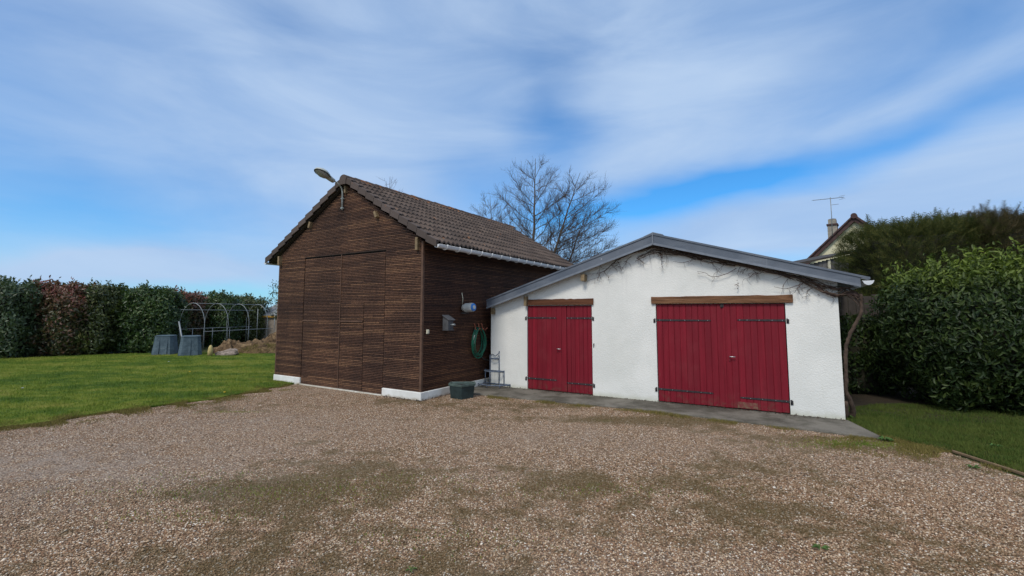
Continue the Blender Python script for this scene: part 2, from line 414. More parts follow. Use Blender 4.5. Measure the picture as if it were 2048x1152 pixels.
M['blade_dry'] = material('dry_grass_blades', lambda t: dict(col=grass_dry(t), trans=(.13, .11, .03), tf=.2), .8, .15)
M['earth'] = material('garden_earth', lambda t: dict(col=t.ramp(t.noise(POS(t), 4.5, 6., .65), [(.35, (.045, .03, .018)), (.5, (.13, .085, .048)), (.65, (.24, .165, .09))]), bump=t.noise(POS(t), 7., 6., .7), str=1., dist=.08), .95, .1)
M['field'] = material('far_field', lambda t: dict(col=t.ramp(t.noise(POS(t), .3, 5., .6), [(.3, (.03, .028, .014)), (.7, (.06, .075, .02))]), bump=t.noise(POS(t), 8., 4.), str=.6, dist=.05), .95, .1)

def leafmat(name, stops, young=None, rough=.42, spec=.45, tf=.22, nscale=1.3):
    def fn(t):
        p = POS(t); r = RND(t); n = t.noise(p, nscale, 3., .5)
        f = t.m('ADD', t.m('MULTIPLY', r, .62), t.m('MULTIPLY', n, .38))
        c = t.ramp(f, stops)
        if young:
            z0, z1, cy = young
            z = t.sep(p)[2]
            k = t.m('MULTIPLY', t.mr(t.m('ADD', z, t.m('MULTIPLY', n, .7)), z0, z1, 0., 1.), t.mr(r, .15, .9, .35, 1.))
            c = t.mix(k, c, cy)
        return dict(col=c, trans=t.mix(.5, c, (.10, .16, .02)), tf=tf)
    return material(name, fn, rough, spec)
M['laurel'] = leafmat('laurel_leaves', [(.1, (.010, .020, .006)), (.4, (.018, .036, .009)), (.65, (.032, .056, .012)), (.85, (.06, .085, .02)), (1., (.14, .13, .04))], (2.3, 3.3, (.15, .20, .025)), .5, .28)
M['laurel_far'] = leafmat('dark_laurel_leaves', [(.1, (.012, .030, .009)), (.4, (.028, .062, .015)), (.7, (.06, .10, .024)), (1., (.13, .15, .05))])
M['olive'] = leafmat('olive_green_leaves', [(.1, (.022, .034, .012)), (.4, (.050, .068, .020)), (.7, (.085, .10, .03)), (1., (.14, .13, .05))])
M['photinia'] = leafmat('red_green_leaves', [(.1, (.026, .034, .012)), (.38, (.048, .062, .020)), (.62, (.085, .062, .026)), (.85, (.14, .055, .035)), (1., (.17, .09, .045))], (2.0, 3.1, (.19, .05, .04)))
M['pale'] = leafmat('grey_green_leaves', [(.1, (.022, .040, .015)), (.5, (.05, .08, .034)), (1., (.15, .18, .10))])
M['thuja'] = leafmat('conifer_sprays', [(.1, (.016, .024, .008)), (.42, (.040, .055, .013)), (.68, (.085, .088, .020)), (1., (.15, .12, .04))], None, .7, .2, .12)
M['thuja_brown'] = leafmat('brownish_conifer_sprays', [(.1, (.026, .024, .012)), (.45, (.052, .044, .018)), (.7, (.085, .063, .028)), (1., (.12, .08, .04))], None, .7, .2, .12)
M['inner'] = plain((.018, .017, .009), .5, 5., .6, .95)  # near black, shade inside the foliage put into the colour
M['bark'] = plain((.10, .080, .060), .4, 14., .8, .9)
M['twig'] = plain((.095, .068, .052), .3, 6., .3, .9)
M['vine'] = plain((.070, .047, .034), .4, 18., .7, .9)
M['vine_dark'] = plain((.07, .045, .036), .4, 18., .5, .9)
M['galv'] = plain((.23, .25, .255), .15, 8., .1, .45, metal=.3)
M['bin'] = material('compost_bin_plastic', lambda t: dict(col=t.mix(t.mr(t.noise(OBJ(t), 5., 5., .65), .38, .62), (.042, .068, .086), (.075, .110, .132)), bump=t.noise(OBJ(t), 30., 3.), str=.2, dist=.004), .55, .4)
M['planter'] = plain((.022, .036, .036), .3, 8., .15, .5)
M['planter_rim'] = plain((.07, .10, .09), .3, 8., .15, .5)
M['hose'] = plain((.012, .105, .062), .25, 4., .05, .4)
M['terracotta'] = plain((.32, .10, .055), .2, 9., .2, .7)
M['greybox'] = plain((.075, .078, .085), .25, 9., .3, .8)
M['whiteplastic'] = plain((.46, .48, .46), .12, 9., .05, .4)
M['blueplastic'] = plain((.035, .18, .52), .15, 9., .05, .4)
M['cream'] = plain((.58, .55, .42), .12, 2., .1, .8)
M['cream_wall'] = material('cream_render', lambda t: dict(col=t.mix(t.mr(t.noise(OBJ(t), 1.5, 5., .6), .3, .7), (.55, .50, .32), (.72, .68, .48)), bump=t.noise(OBJ(t), 20., 4.), str=.3, dist=.01), .9, .2)
M['housetile'] = plain((.07, .04, .038), .3, 5., .4, .85)
M['darkwood'] = plain((.05, .042, .036), .3, 6., .4, .85)
M['grayboard'] = material('weathered_boards', lambda t: dict(col=t.mix(RND(t), (.085, .08, .078), (.16, .155, .15)), bump=t.noise(t.map(OBJ(t), (12, 12, 1.5)), 1., 4.), str=.4, dist=.005), .85, .2)
M['chimney'] = plain((.30, .27, .22), .2, 6., .3, .85)
M['render_grey'] = plain((.24, .20, .16), .25, 4., .3, .9)
M['ochre'] = plain((.45, .24, .035), .2, 4., .1, .7)
M['slate'] = plain((.16, .16, .16), .25, 4., .2, .8)
M['stake'] = plain((.42, .33, .14), .25, 9., .3, .8)
M['rubble'] = plain((.25, .20, .17), .3, 7., .5, .9)
M['lampgrey'] = plain((.40, .42, .38), .15, 12., .1, .5)
M['lampdark'] = plain((.04, .04, .04), .2, 12., .1, .5)
M['glass'] = material('lamp_glass', lambda t: dict(col=(.30, .30, .27)), .15, .6)
M['edging'] = plain((.17, .115, .065), .3, 6., .5, .9)
M['weed'] = plain((.07, .14, .03), .3, 20., .1, .6)
M['yellow'] = plain((.75, .45, .02), .1, 20., .1, .6)
M['debris'] = plain((.055, .03, .02), .4, 30., .3, .9)
M['metalstand'] = plain((.10, .125, .17), .3, 12., .2, .5)

# ------------------------------------------------------------------ ground
def sheet(name, outline, z, mat, wob=.06, step=.12, seed=1, kind='structure', thick=0.):
    """polygon sheet whose edge wanders like a worn border; outline is a list of xy; grown with a skirt when thick"""
    r_ = random.Random(seed); pts = []
    n = len(outline)
    for i in range(n):
        a = Vector(outline[i]); b = Vector(outline[(i+1) % n]); L = (b-a).length
        k = max(1, int(L/step)) if L < 60 else 6
        for j in range(k):
            p = a.lerp(b, j/k)
            w_ = wob if L < 40 else 0
            pts.append((p.x + r_.uniform(-w_, w_), p.y + r_.uniform(-w_, w_)))
    bm = bmesh.new(); vs = [bm.verts.new((x, y, z)) for x, y in pts]
    f = bm.faces.new(vs)
    if f.normal.z < 0: f.normal_flip()
    bm.normal_update()
    if f.normal.z < 0: f.normal_flip()
    if thick:
        m = len(vs); low = [bm.verts.new((x, y, z-thick)) for x, y in pts]
        for i in range(m): bm.faces.new((vs[i], vs[(i+1) % m], low[(i+1) % m], low[i]))
    bmesh.ops.triangulate(bm, faces=[f])
    me = bpy.data.meshes.new(name); bm.to_mesh(me); bm.free(); me.materials.append(mat)
    o = bpy.data.objects.new(name, me); C.objects.link(o); o['kind'] = kind
    return o
g = MB(); g.add([(-300, -300, -.012), (300, -300, -.012), (300, 300, -.012), (-300, 300, -.012)], [(0, 1, 2, 3)])
tag(g.build('ground', M['field']), kind='structure')
yard = [(-30, -14), (12, -14), (12, 4.6), (5.62, 4.6), (5.75, 6.15), (5.55, 6.75), (5.35, 7.3), (5.5, 8.2), (4.9, 8.6), (-.8, 12.3), (-5.0, 12.6), (-5.65, 11.6), (-5.95, 10.7),
        (-6.40, 9.65), (-6.95, 9.02), (-7.42, 8.45), (-7.70, 7.85), (-8.15, 7.48), (-12, 5.0), (-30, -4)]
sheet('gravel_yard', yard, 0., M['gravel'], .03, .3, 2)
lawnL = [(-40, -8), (-12, 5.1), (-8.15, 7.55), (-7.72, 7.92), (-7.44, 8.52), (-6.98, 9.10), (-6.42, 9.74), (-5.98, 10.78), (-5.70, 11.6), (-5.3, 12.35), (-5.0, 14.), (-5., 23), (-12, 23.), (-14, 20.3), (-16.5, 20.2), (-20.5, 17.8), (-40, 10)]
sheet('lawn', lawnL, .022, M['lawn'], .14, .22, 3, thick=.03)
lawnR = [(5.80, 4.0), (5.83, 5.27), (5.86, 6.2), (5.50, 6.78), (5.42, 7.25), (5.62, 7.80), (5.75, 8.6), (7.5, 9.3), (11, 8.2), (14, 6), (14, 4.)]
sheet('lawn_verge', lawnR, .018, M['lawn_dull'], .06, .15, 4, thick=.024)
M['shade_earth'] = plain((.030, .022, .013), .4, 9., .8, .95)  # earth under the hedge, its shadow put into the darker colour
sheet('bare_earth', [(5.7, 8.35), (6.7, 8.3), (7.0, 7.85), (8.3, 7.7), (14, 6.9), (16, 12), (9, 16), (8, 13)], .026, M['shade_earth'], .05, .2, 5, thick=.03)

# ------------------------------------------------------------------ building frames
BO = Vector((-1.8998, 9.6723, 0)); BA = 1.0199
SO = Vector((5.6299, 7.8745, 0)); SA = 1.0436
def toworld(O, a, u, v, z=0.):
    return Vector((O.x - math.sin(a)*u + math.cos(a)*v, O.y + math.cos(a)*u + math.sin(a)*v, z))
def inpoly(P, poly):
    x, y = P[:, 0], P[:, 1]; r = np.zeros(len(P), bool); n = len(poly)
    for i in range(n):
        x0, y0 = poly[i]; x1, y1 = poly[(i+1) % n]
        c = ((y0 > y) != (y1 > y)) & (x < (x1-x0)*(y-y0)/((y1-y0) if y1 != y0 else 1e-9)+x0)
        r ^= c
    return r
pathpoly = [tuple(toworld(SO, SA, u, v)[:2]) for u, v in ((7.3, .35), (-.03, .02), (-.12, -.3), (-.36, -1.12), (3., -.86), (6.9, -1.12), (7.35, -.8))]
barnpoly = [tuple(toworld(BO, BA, u, v)[:2]) for u, v in ((-.02, -.02), (-.02, 7.4), (5.24, 7.4), (5.24, -.02))]
shedpoly = [tuple(toworld(SO, SA, u, v)[:2]) for u, v in ((-.02, -.02), (-.02, 6), (7.2, 6), (7.2, -.02))]
pb = MB()
pb.prism([(x, y, -.05) for x, y in pathpoly], (0, 0, .078))
tag(pb.build('concrete_path', M['concrete'], bevel=.008), kind='structure')

# gravel stones
def stones(n, ymin, ymax, smin, smax, seed):
    r = np.random.default_rng(seed)
    out = []
    y = ymin + (ymax-ymin)*r.random(n*2)**.8; x = (r.random(n*2)*2-1)*(y*1.2+.5)
    P = np.stack([x, y], 1); keep = inpoly(P, yard) & ~inpoly(P, pathpoly) & ~inpoly(P, barnpoly)
    return P[keep][:n]
P = np.concatenate([stones(140000, 2.1, 5.2, 0, 0, 1), stones(90000, 5.2, 10.5, 0, 0, 2)])
N = len(P); s = .0038+.0058*rng.random(N)**1.8; s *= np.where(rng.random(N) > .992, 1.9, 1.)
octa = np.array([(1, 0, 0), (0, 1, 0), (-1, 0, 0), (0, -1, 0), (0, 0, 1), (0, 0, -1)], float)
of = np.array([(0, 1, 4), (1, 2, 4), (2, 3, 4), (3, 0, 4), (1, 0, 5), (2, 1, 5), (3, 2, 5), (0, 3, 5)])
sc = np.stack([s*(.8+.7*rng.random(N)), s*(.8+.5*rng.random(N)), s*(.45+.35*rng.random(N))], 1)
ang = rng.random(N)*2*PI; tilt = (rng.random((N, 2))-.5)*.9
V = octa[None]*sc[:, None] * (1+.35*(rng.random((N, 6, 1))-.5))
ca, sa_ = np.cos(ang)[:, None], np.sin(ang)[:, None]
X = V[..., 0]*ca - V[..., 1]*sa_; Y = V[..., 0]*sa_ + V[..., 1]*ca; Z = V[..., 2] + X*tilt[:, :1] + Y*tilt[:, 1:]
V = np.stack([X+P[:, :1], Y+P[:, 1:], Z+sc[:, 2:]*.7], 2)
F = (of[None]+(np.arange(N)*6)[:, None, None]).reshape(-1, 3)
o = np_mesh('gravel', V.reshape(-1, 3), F, M['stone'])
tag(o, 'loose pinkish brown gravel spread over the yard', 'gravel', kind='stuff')

# ------------------------------------------------------------------ grass
def blades(name, P, h, wd, mat, z=.0, lean=.6, seed=0):
    r = np.random.default_rng(seed); N = len(P)
    cl__ = lump(np.stack([P[:, 0], P[:, 1], P[:, 0]*0], 1), 5., seed); hh = h*(.5+.8*r.random(N))*(1+.45*cl__); a = r.random(N)*2*PI; b = r.random(N)*2*PI; ln = hh*lean*r.random(N)
    px, py = np.cos(a)*wd, np.sin(a)*wd; lx, ly = np.cos(b)*ln, np.sin(b)*ln
    zz = np.full(N, z)
    V = np.stack([np.stack([P[:, 0]-px, P[:, 1]-py, zz-.005], 1), np.stack([P[:, 0]+px, P[:, 1]+py, zz-.005], 1),
                  np.stack([P[:, 0]+lx, P[:, 1]+ly, zz+hh], 1)], 1)
    F = np.arange(N*3).reshape(N, 3)
    return np_mesh(name, V.reshape(-1, 3), F, mat)
def scat(n, poly, xr, yr, seed, dens=None):
    r = np.random.default_rng(seed); P = np.stack([r.uniform(*xr, n), r.uniform(*yr, n)], 1)
    k = inpoly(P, poly) & ~inpoly(P, barnpoly) & ~inpoly(P, pathpoly) & ~inpoly(P, shedpoly)
    if dens is not None: k &= r.random(n) < dens(P)
    return P[k]
lp = lambda q: 1.0/(1+((q[:, 1])/11.)**2)
GL = scat(620000, lawnL, (-26, -5), (3.5, 22), 21, lambda P: np.clip(9./(P[:, 1]+np.abs(P[:, 0])*.3), .25, 1)*(np.abs(P[:, 0]) < P[:, 1]*1.22+.6))
o = blades('grass', GL, .042, .0055, M['blade'], .02, .8, 31); tag(o, 'short green lawn grass left of the gravel yard', 'grass', kind='stuff')
GR = scat(190000, lawnR, (5.3, 12.5), (4.2, 9.2), 22)
o = blades('grass', GR, .05, .0045, M['blade_dull'], .016, .8, 32); tag(o, 'green grass strip in front of the laurel on the right', 'grass', kind='stuff')
# worn, half dry fringes between lawn and gravel
def fringe(line, n, wdt, seed):
    r = np.random.default_rng(seed); line = np.array(line); seg = r.integers(0, len(line)-1, n); t = r.random(n)[:, None]
    p = line[seg]*(1-t)+line[seg+1]*t
    return p + r.normal(0, wdt, (n, 2))
fr_ = np.concatenate([fringe([(-12, 5.1), (-8.15, 7.5), (-7.72, 7.87), (-7.44, 8.47), (-6.98, 9.05), (-6.42, 9.68), (-5.98, 10.73), (-5.7, 11.5)], 42000, .26, 5),
                      fringe([tuple(toworld(BO, BA, u, -.12)[:2]) for u in (4.2, 4.6, 5.3, 5.9)], 5500, .14, 6),
                      fringe([tuple(toworld(SO, SA, u, v)[:2]) for u, v in ((-.7, -1.2), (.4, -1.22), (1.6, -1.08), (3., -.98), (5., -1.1), (6.6, -1.22))], 9000, .07, 7),
                      fringe([(5.8, 5.0), (5.8, 6.1), (5.5, 6.7), (5.35, 6.9)], 7000, .16, 8),
                      fringe([(4.3, 6.6), (5.2, 6.3), (5.6, 6.0)], 3500, .22, 9)])
k = ~inpoly(fr_, barnpoly) & ~inpoly(fr_, pathpoly)
k &= (lump(np.stack([fr_[:, 0], fr_[:, 1], fr_[:, 0]*0], 1), 3.5, 2.) > -.25)
o = blades('dry_grass', fr_[k], .034, .004, M['blade_dry'], .004, 1.2, 33); tag(o, 'thin dry grass and moss along the edges of the gravel', 'grass', kind='stuff')
r_ = np.random.default_rng(77); cl = []
for (x, y, sx_, sy_, n) in ((-2.6, 4.85, .9, .16, 1100), (-1.1, 5.2, .6, .12, 300), (-3.4, 5.3, .5, .12, 200), (4.9, 6.55, .5, .12, 2200), (.9, 4.9, .7, .12, 400), (-2.9, 4.3, .4, .1, 300), (-5.2, 8.6, .3, .05, 260), (-.6, 3.9, .5, .15, 300)):
    cl.append(np.stack([r_.normal(x, sx_, n), r_.normal(y, sy_, n)], 1))
cl = np.concatenate(cl); k = inpoly(cl, yard) & ~inpoly(cl, pathpoly)
o = blades('moss_tufts', cl[k], .016, .004, M['blade'], .004, 1.2, 34); tag(o, 'low green moss tufts growing through the gravel', 'moss', kind='stuff')

# ------------------------------------------------------------------ barn
BRZ = BA - PI/2; SRZ = SA - PI/2
def bp(u, v, z): return (-u, v, z)
barn = empty('wooden_barn', BO, BRZ, 'dark brown slatted timber barn with steep brown tiled roof', 'barn')
BW, BD, ZE, ZA, UR = 5.22, 7.35, 3.36, 4.96, 2.50
SLR = (5.10-3.27)/(UR+.45); SLL = (5.10-3.27)/(5.66-UR)
def roof_z(u): return 5.10-.16 - (SLR*(UR-u) if u < UR else SLL*(u-UR))   # underside of the tiles
# carcass behind the slats
m = MB()
prof = [(0.02, .02), (BW-.02, .02), (BW-.02, roof_z(BW)-.03), (UR, roof_z(UR)-.03), (.02, roof_z(0)-.03)]
m.prism([bp(u, .012, z) for u, z in prof], (0, BD-.02, 0))
m.build('wall_backing', M['backing'], barn)
PITCH, SH = .037, .0245
DU0, DU1, DMID, DZT = 1.13, 4.08, 2.643, 3.255
WK0, WKT = 1.80, 2.075
def slats(zone, name, mat, parent, y0, y1, seed, axis='u'):
    """zone(z) -> list of (a,b) spans along the wall at height z; each slat is cut in random lengths"""
    r = random.Random(seed); mb = MB(); z = zone['z0']
    while z + SH < zone['z1']:
        for (a, b) in zone['spans'](z + SH*.5):
            p = a + r.uniform(-.8, 0.)
            while p < b:
                q = p + r.choice((.9, 1.3, 1.8, 2.4, 3.2))*r.uniform(.8, 1.1)
                if b-q < .15: q = b+.01
                s0, s1 = max(p, a), min(q, b)
                if s1-s0 > .02:
                    d = r.uniform(-.002, .002); g_ = .0015
                    if axis == 'u': mb.box(bp(s0+g_, y0+d, z), bp(s1-g_, y1, z+SH))
                    else: mb.box(bp(y0+d, s0+g_, z), bp(y1, s1-g_, z+SH))
                p = q
        z += PITCH
    return mb.build(name, mat, parent)
def gable_spans(z):
    lim = roof_z(2.5)
    a = 0.045; b = BW-.01
    if z > roof_z(0)-.02: a = max(a, UR-(5.10-.16-z)/SLR+.03)
    if z > roof_z(BW)-.02: b = min(b, UR+(5.10-.16-z)/SLL-.03)
    if b <= a: return []
    if z < DZT: return [(a, DU0-.018), (DU1+.018, b)]
    return [(a, b)]
slats(dict(z0=.175, z1=4.9, spans=gable_spans), 'front_cladding', M['slat_front'], barn, -.012, .013, 1)
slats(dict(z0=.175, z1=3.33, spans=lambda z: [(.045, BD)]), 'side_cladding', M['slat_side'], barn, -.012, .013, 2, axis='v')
m = MB(); m.box(bp(BW-.018, .0, .17), bp(BW+.012, BD, 3.2)); m.build('left_cladding', M['slat_front'], barn)
m = MB(); m.box(bp(-.014, -.016, .17), bp(.042, .040, 3.36)); m.build('corner_post', M['corner'], barn, .004)
m = MB(); m.box(bp(BW-.02, -.016, .17), bp(BW+.016, .0, 3.2)); m.build('corner_post', M['corner'], barn, .004)
# plinth, butted round the door opening
m = MB(); m.box(bp(-.035, -.04, -.02), bp(DU0-.01, .2, .172)); m.box(bp(-.035, .2, -.02), bp(.3, BD, .172)); m.build('plinth', M['plinth'], barn, .012)
m = MB(); m.box(bp(DU1+.02, -.035, -.02), bp(BW+.03, .2, .172)); m.build('plinth', M['plinth'], barn, .012)
m = MB(); m.box(bp(DU0-.008, -.06, -.02), bp(DU1+.018, .15, .022)); m.build('door_sill', M['plinth'], barn, .006)
# big double door, with a wicket in its right leaf
def leaf(name, a, b, z0, z1, y0, seed, hole=None, parent=None):
    def sp(z):
        if hole and z < hole[2]: return [x for x in ((a, hole[0]), (hole[1], b)) if x[1]-x[0] > .03]
        return [(a, b)]
    return slats(dict(z0=z0, z1=z1, spans=sp), name, M['slat_front'], parent or barn, y0, .012, seed)
dl = leaf('door_leaf', DMID+.006, DU1, .03, DZT-.03, -.006, 3)
m = MB(); m.box(bp(3.47, -.020, 1.60), bp(4.10, -.0065, 1.635)); m.build('door_ledge', M['corner'], dl)
dr = leaf('door_leaf', DU0, DMID-.006, .03, DZT-.03, -.006, 4, hole=(WK0-.004, DMID-.02, WKT))
wk = leaf('wicket_door', WK0+.006, DMID-.026, .035, WKT-.01, -.010, 5)
m = MB(); m.box(bp(1.83, -.024, 1.60), bp(2.60, -.0105, 1.632)); m.build('door_ledge', M['corner'], wk)
m = MB(); m.box(bp(DMID-.016, -.020, .03), bp(DMID+.004, -.006, DZT-.02)); m.build('cover_strip', M['corner'], dl)
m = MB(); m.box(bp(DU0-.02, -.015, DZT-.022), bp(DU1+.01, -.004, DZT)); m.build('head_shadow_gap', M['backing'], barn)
# projecting purlin ends
def purlin(u, z, L=.26, w_=.045, h_=.085, rot=0.):
    a = math.radians(rot); m = MB()
    m.obox((-u, -L/2, z), (w_*math.cos(a), 0, w_*math.sin(a)), (0, L/2+.01, 0), (-h_*math.sin(a), 0, h_*math.cos(a)))
    m.build('purlin_end', M['rafter'], barn, .006)
purlin(3.87, 4.08, rot=-18, L=.09, w_=.035, h_=.08); purlin(1.42, 4.08, rot=26, w_=.033, h_=.08, L=.09); purlin(.135, 3.30, h_=.14, w_=.035, L=.07); purlin(5.14, 3.22, h_=.12, w_=.035, L=.10); purlin(UR+.03, 4.83, L=.07, w_=.03, h_=.09)

# tiled roof
def roof_side(sgn, name):
    """sgn +1: right slope (u from UR down to -.45); -1: left slope. each tile is its own island"""
    run = (UR+.45) if sgn > 0 else (5.66-UR); slope = SLR if sgn > 0 else SLL
    v0, v1 = -.10, BD+.08; rows = 11; tw = .30; cols = int(round((v1-v0)/tw)); tw = (v1-v0)/cols
    ex = run/rows; r = random.Random(5); mb = MB(); NS = 10
    def pt(d, v, lift):
        u = UR - sgn*d; z = 5.10 - slope*d + lift; return bp(u, v, z)
    for i in range(rows):
        for j in range(cols):
            a0 = v0+tw*j; jit = r.uniform(-.004, .004); d0, d1 = ex*i-.02, ex*(i+1)+.018+r.uniform(-.004, .004)
            vs = []; 
            for (d, l) in ((d0, .002), (d1, .046), (d1, .006)):
                for k in range(NS+1):
                    f = k/NS; ph = f*2; w_ = (math.sin(PI*(ph % 1.)))**2 * .048 if (ph % 1.) < 1 else 0
                    lf = l + w_ + jit
                    if d == d1 and l == .006: lf = w_ + jit + .004
                    vs.append(pt(d, a0+tw*f, lf))
            fs = []
            for q in range(2):
                for k in range(NS):
                    b = q*(NS+1)+k; f4 = (b, b+1, b+NS+2, b+NS+1)
                    fs.append(f4 if sgn > 0 else f4[::-1])
            mb.add(vs, fs)
    o = mb.build(name, M['tile'], barn)
    return o
rf = roof_side(1, 'roof'); rf2 = roof_side(-1, 'roof')
m = MB()   # boarding under the tiles
for sgn, run, sl in ((1, UR+.42, SLR), (-1, 5.63-UR, SLL)):
    p = [(UR, 5.06), (UR-sgn*run, 5.06-sl*run), (UR-sgn*run, 4.99-sl*run), (UR, 4.99)]
    m.prism([bp(u, -.08, z) for u, z in p], (0, BD+.14, 0))
m.build('roof_boarding', M['darkwood'], barn)
# verge tiles: L-shaped, lapping down the rake
def verge(sgn, v, name, parent):
    run = (UR+.47) if sgn > 0 else (5.68-UR); sl = SLR if sgn > 0 else SLL; n = 11; ex = run/n; mb = MB()
    ln = math.hypot(1, sl); tx, tz = 1/ln, -sl/ln
    d_ = 1 if v < 1 else -1
    for i in range(n):
        lift0, lift1 = .036, .086
        a, b = ex*i-.005, ex*(i+1)+.02
        def P(d, l, y): return Vector(bp(UR-sgn*d, y, 5.10-sl*d+l))
        for (y0, y1, t0, t1) in ((v-.05*d_, v-.022*d_, -.155, 0.), (v-.022*d_, v+.10*d_, -.02, 0.)):
            A = [P(a, lift0+t0, y0), P(b, lift1+t0, y0), P(b, lift1+t1, y0), P(a, lift0+t1, y0)]
            mb.prism(A, (0, y1-y0, 0))
    mb.build('verge_tiles', M['tile_verge'], parent, .004)
verge(1, -.10, 'v', rf); verge(-1, -.10, 'v', rf2); verge(1, BD+.10, 'v', rf); verge(-1, BD+.10, 'v', rf2)
mb = MB(); y = -.16; r = random.Random(3)   # ridge tiles
while y < BD+.1:
    n = 8; L = .36; vs = []; zj = r.uniform(-.006, .006)
    for (yy, R_) in ((y, .125), (y+L, .112)):
        for k in range(n+1):
            a = PI*k/n; vs.append((-UR + R_*1.05*math.cos(a), yy, 5.075+zj+R_*.82*math.sin(a)))
    for (yy, R_) in ((y, .10),):
        for k in range(n+1):
            a = PI*k/n; vs.append((-UR + R_*math.cos(a), yy, 5.06+zj+R_*.8*math.sin(a)))
    mb.add(vs, [(k+1, k, n+1+k, n+2+k) for k in range(n)] + [(k, k+1, 2*n+3+k, 2*n+2+k) for k in range(n)], False)
    y += .33
mb.build('ridge_tiles', M['tile'], rf)
mb = MB(); mb.prism([(-UR+.115*math.cos(PI*k/8), -.165, 5.065+.09*math.sin(PI*k/8)) for k in range(9)]+[(-UR-.1, -.165, 4.93), (-UR+.1, -.165, 4.93)], (0, .03, 0))
mb.build('ridge_end_tile', M['tile_verge'], rf)
# gutters
def gutter(u, z, v0, v1, parent, R_=.068, cap=True, brackets=True, mat='pvc'):
    mb = MB(); n = 8
    for sgn_, R2 in ((1, R_), (-1, R_-.006)):
        vs = []
        for y in (v0, v1):
            for k in range(n+1):
                a = PI+PI*k/n; vs.append((-u+R2*math.cos(a), y, z+R2*math.sin(a)))
        fs = [(k, k+1, n+2+k, n+1+k) for k in range(n)]
        mb.add(vs, fs if sgn_ < 0 else [f[::-1] for f in fs], True)
    for s_ in (-1, 1): mb.tube([(-u+s_*R_, v0, z), (-u+s_*R_, v1, z)], .007, 6)
    if cap: mb.prism([(-u+R_*math.cos(PI+PI*k/12), v0-.012, z+.002+R_*math.sin(PI+PI*k/12)) for k in range(13)], (0, .012, 0))
    g_ = mb.build('gutter', M[mat], parent)
    if brackets:
        y = v0+.25
        while y < v1-.1:
            b = MB(); b.tube([(-u+(R_+.010)*math.cos(PI+PI*k/8), y, z+(R_+.012)*math.sin(PI+PI*k/8)) for k in range(9)]+[(-u+R_+.012, y, z+.016)], .010, 5)
            b.tube([(-u-R_, y, z), (-u-R_-.03, y, z+.04)], .006, 5)
            b.build('gutter_bracket', M['whitepaint'], g_); y += .42
    return g_
gutter(-.47, 3.235, -.10, BD, barn, R_=.072); gutter(5.70, 3.20, -.13, BD, barn, R_=.055, brackets=False)

# ------------------------------------------------------------------ wall lamp on the gable
def bw(u, v, z): 
    p = toworld(BO, BA, u, v, z); return p
lamp = empty('wall_lamp', bw(2.64, -.02, 4.37), BRZ, 'old grey street lamp on a curved pipe under the gable peak of the brown barn', 'lamp')
def L3(v, z): return (0., v+.02, z-4.37)
m = MB(); m.tube([L3(-.045, 4.34), L3(-.05, 4.6), L3(-.05, 4.74), L3(-.075, 4.86), L3(-.14, 4.94), L3(-.25, 4.985), L3(-.36, 5.02)], .019, 10)
m.build('pipe_arm', M['lampgrey'], lamp)
for z in (4.38, 4.62):
    m = MB(); m.box((-.035, -.052, z-4.37-.015), (.035, -.0, z-4.37+.015)); m.tube([(-.05, -.03, z-4.37), (.05, -.03, z-4.37)], .008, 6); m.build('pipe_clamp', M['lampgrey'], lamp)
# head: flattened teardrop housing
A = Vector(L3(-.30, 4.985)); Bv = Vector(L3(-.80, 5.165)); t_ = (Bv-A).normalized(); up = Vector((1, 0, 0)).cross(t_); up = up if up.z > 0 else -up
def ringpts(c, wx, hu, hd, n=20):
    return [c + Vector((1, 0, 0))*wx*math.cos(2*PI*k/n) + up*((hu if math.sin(2*PI*k/n) > 0 else hd)*math.sin(2*PI*k/n)) for k in range(n)]
prof_ = [(0, .03, .03, .03), (.02, .05, .045, .045), (.10, .058, .05, .05), (.17, .068, .055, .045), (.25, .10, .075, .02), (.33, .122, .085, .018), (.42, .118, .078, .018), (.49, .085, .055, .016), (.535, .04, .03, .012)]
vs = []; n = 20
prof_ = [(d, wx*1.3, hu*1.15, hd*1.1) for d, wx, hu, hd in prof_]
for (d, wx, hu, hd) in prof_: vs += ringpts(A+t_*d, wx, hu, hd, n)
fs = [(i*n+k, (i+1)*n+k, (i+1)*n+(k+1) % n, i*n+(k+1) % n) for i in range(len(prof_)-1) for k in range(n)]
fs += [tuple(range(n)), tuple((len(prof_)-1)*n+k for k in range(n-1, -1, -1))]
m = MB(); m.add(vs, [f[::-1] for f in fs], True); hd_ = m.build('lamp_head', M['lampgrey'], lamp)
m = MB(); vs = []; pr2 = [(.16, .05, .006), (.24, .088, .045), (.33, .105, .06), (.42, .10, .048), (.49, .07, .02), (.515, .04, .006)]
for (d, wx, hd) in [(a, b*1.28, c*1.25) for a, b, c in pr2]: vs += [A+t_*d+Vector((1, 0, 0))*wx*math.cos(PI*k/10) - up*(.016+hd*math.sin(PI*k/10)) for k in range(11)]
m.add(vs, [(i*11+k, i*11+k+1, (i+1)*11+k+1, (i+1)*11+k) for i in range(5) for k in range(10)], True); m.build('lamp_glass', M['glass'], hd_)
m = MB()
for i, (d, wx, hu, hd) in enumerate(prof_[3:-1]): pass
m.tube([A+t_*d+Vector((1, 0, 0))*wx*1.02 - up*.012 for (d, wx, _, _) in prof_[3:]] + [A+t_*d-Vector((1, 0, 0))*wx*1.02 - up*.012 for (d, wx, _, _) in prof_[:2:-1]], .010, 6)
m.build('gasket_rim', M['lampdark'], hd_)

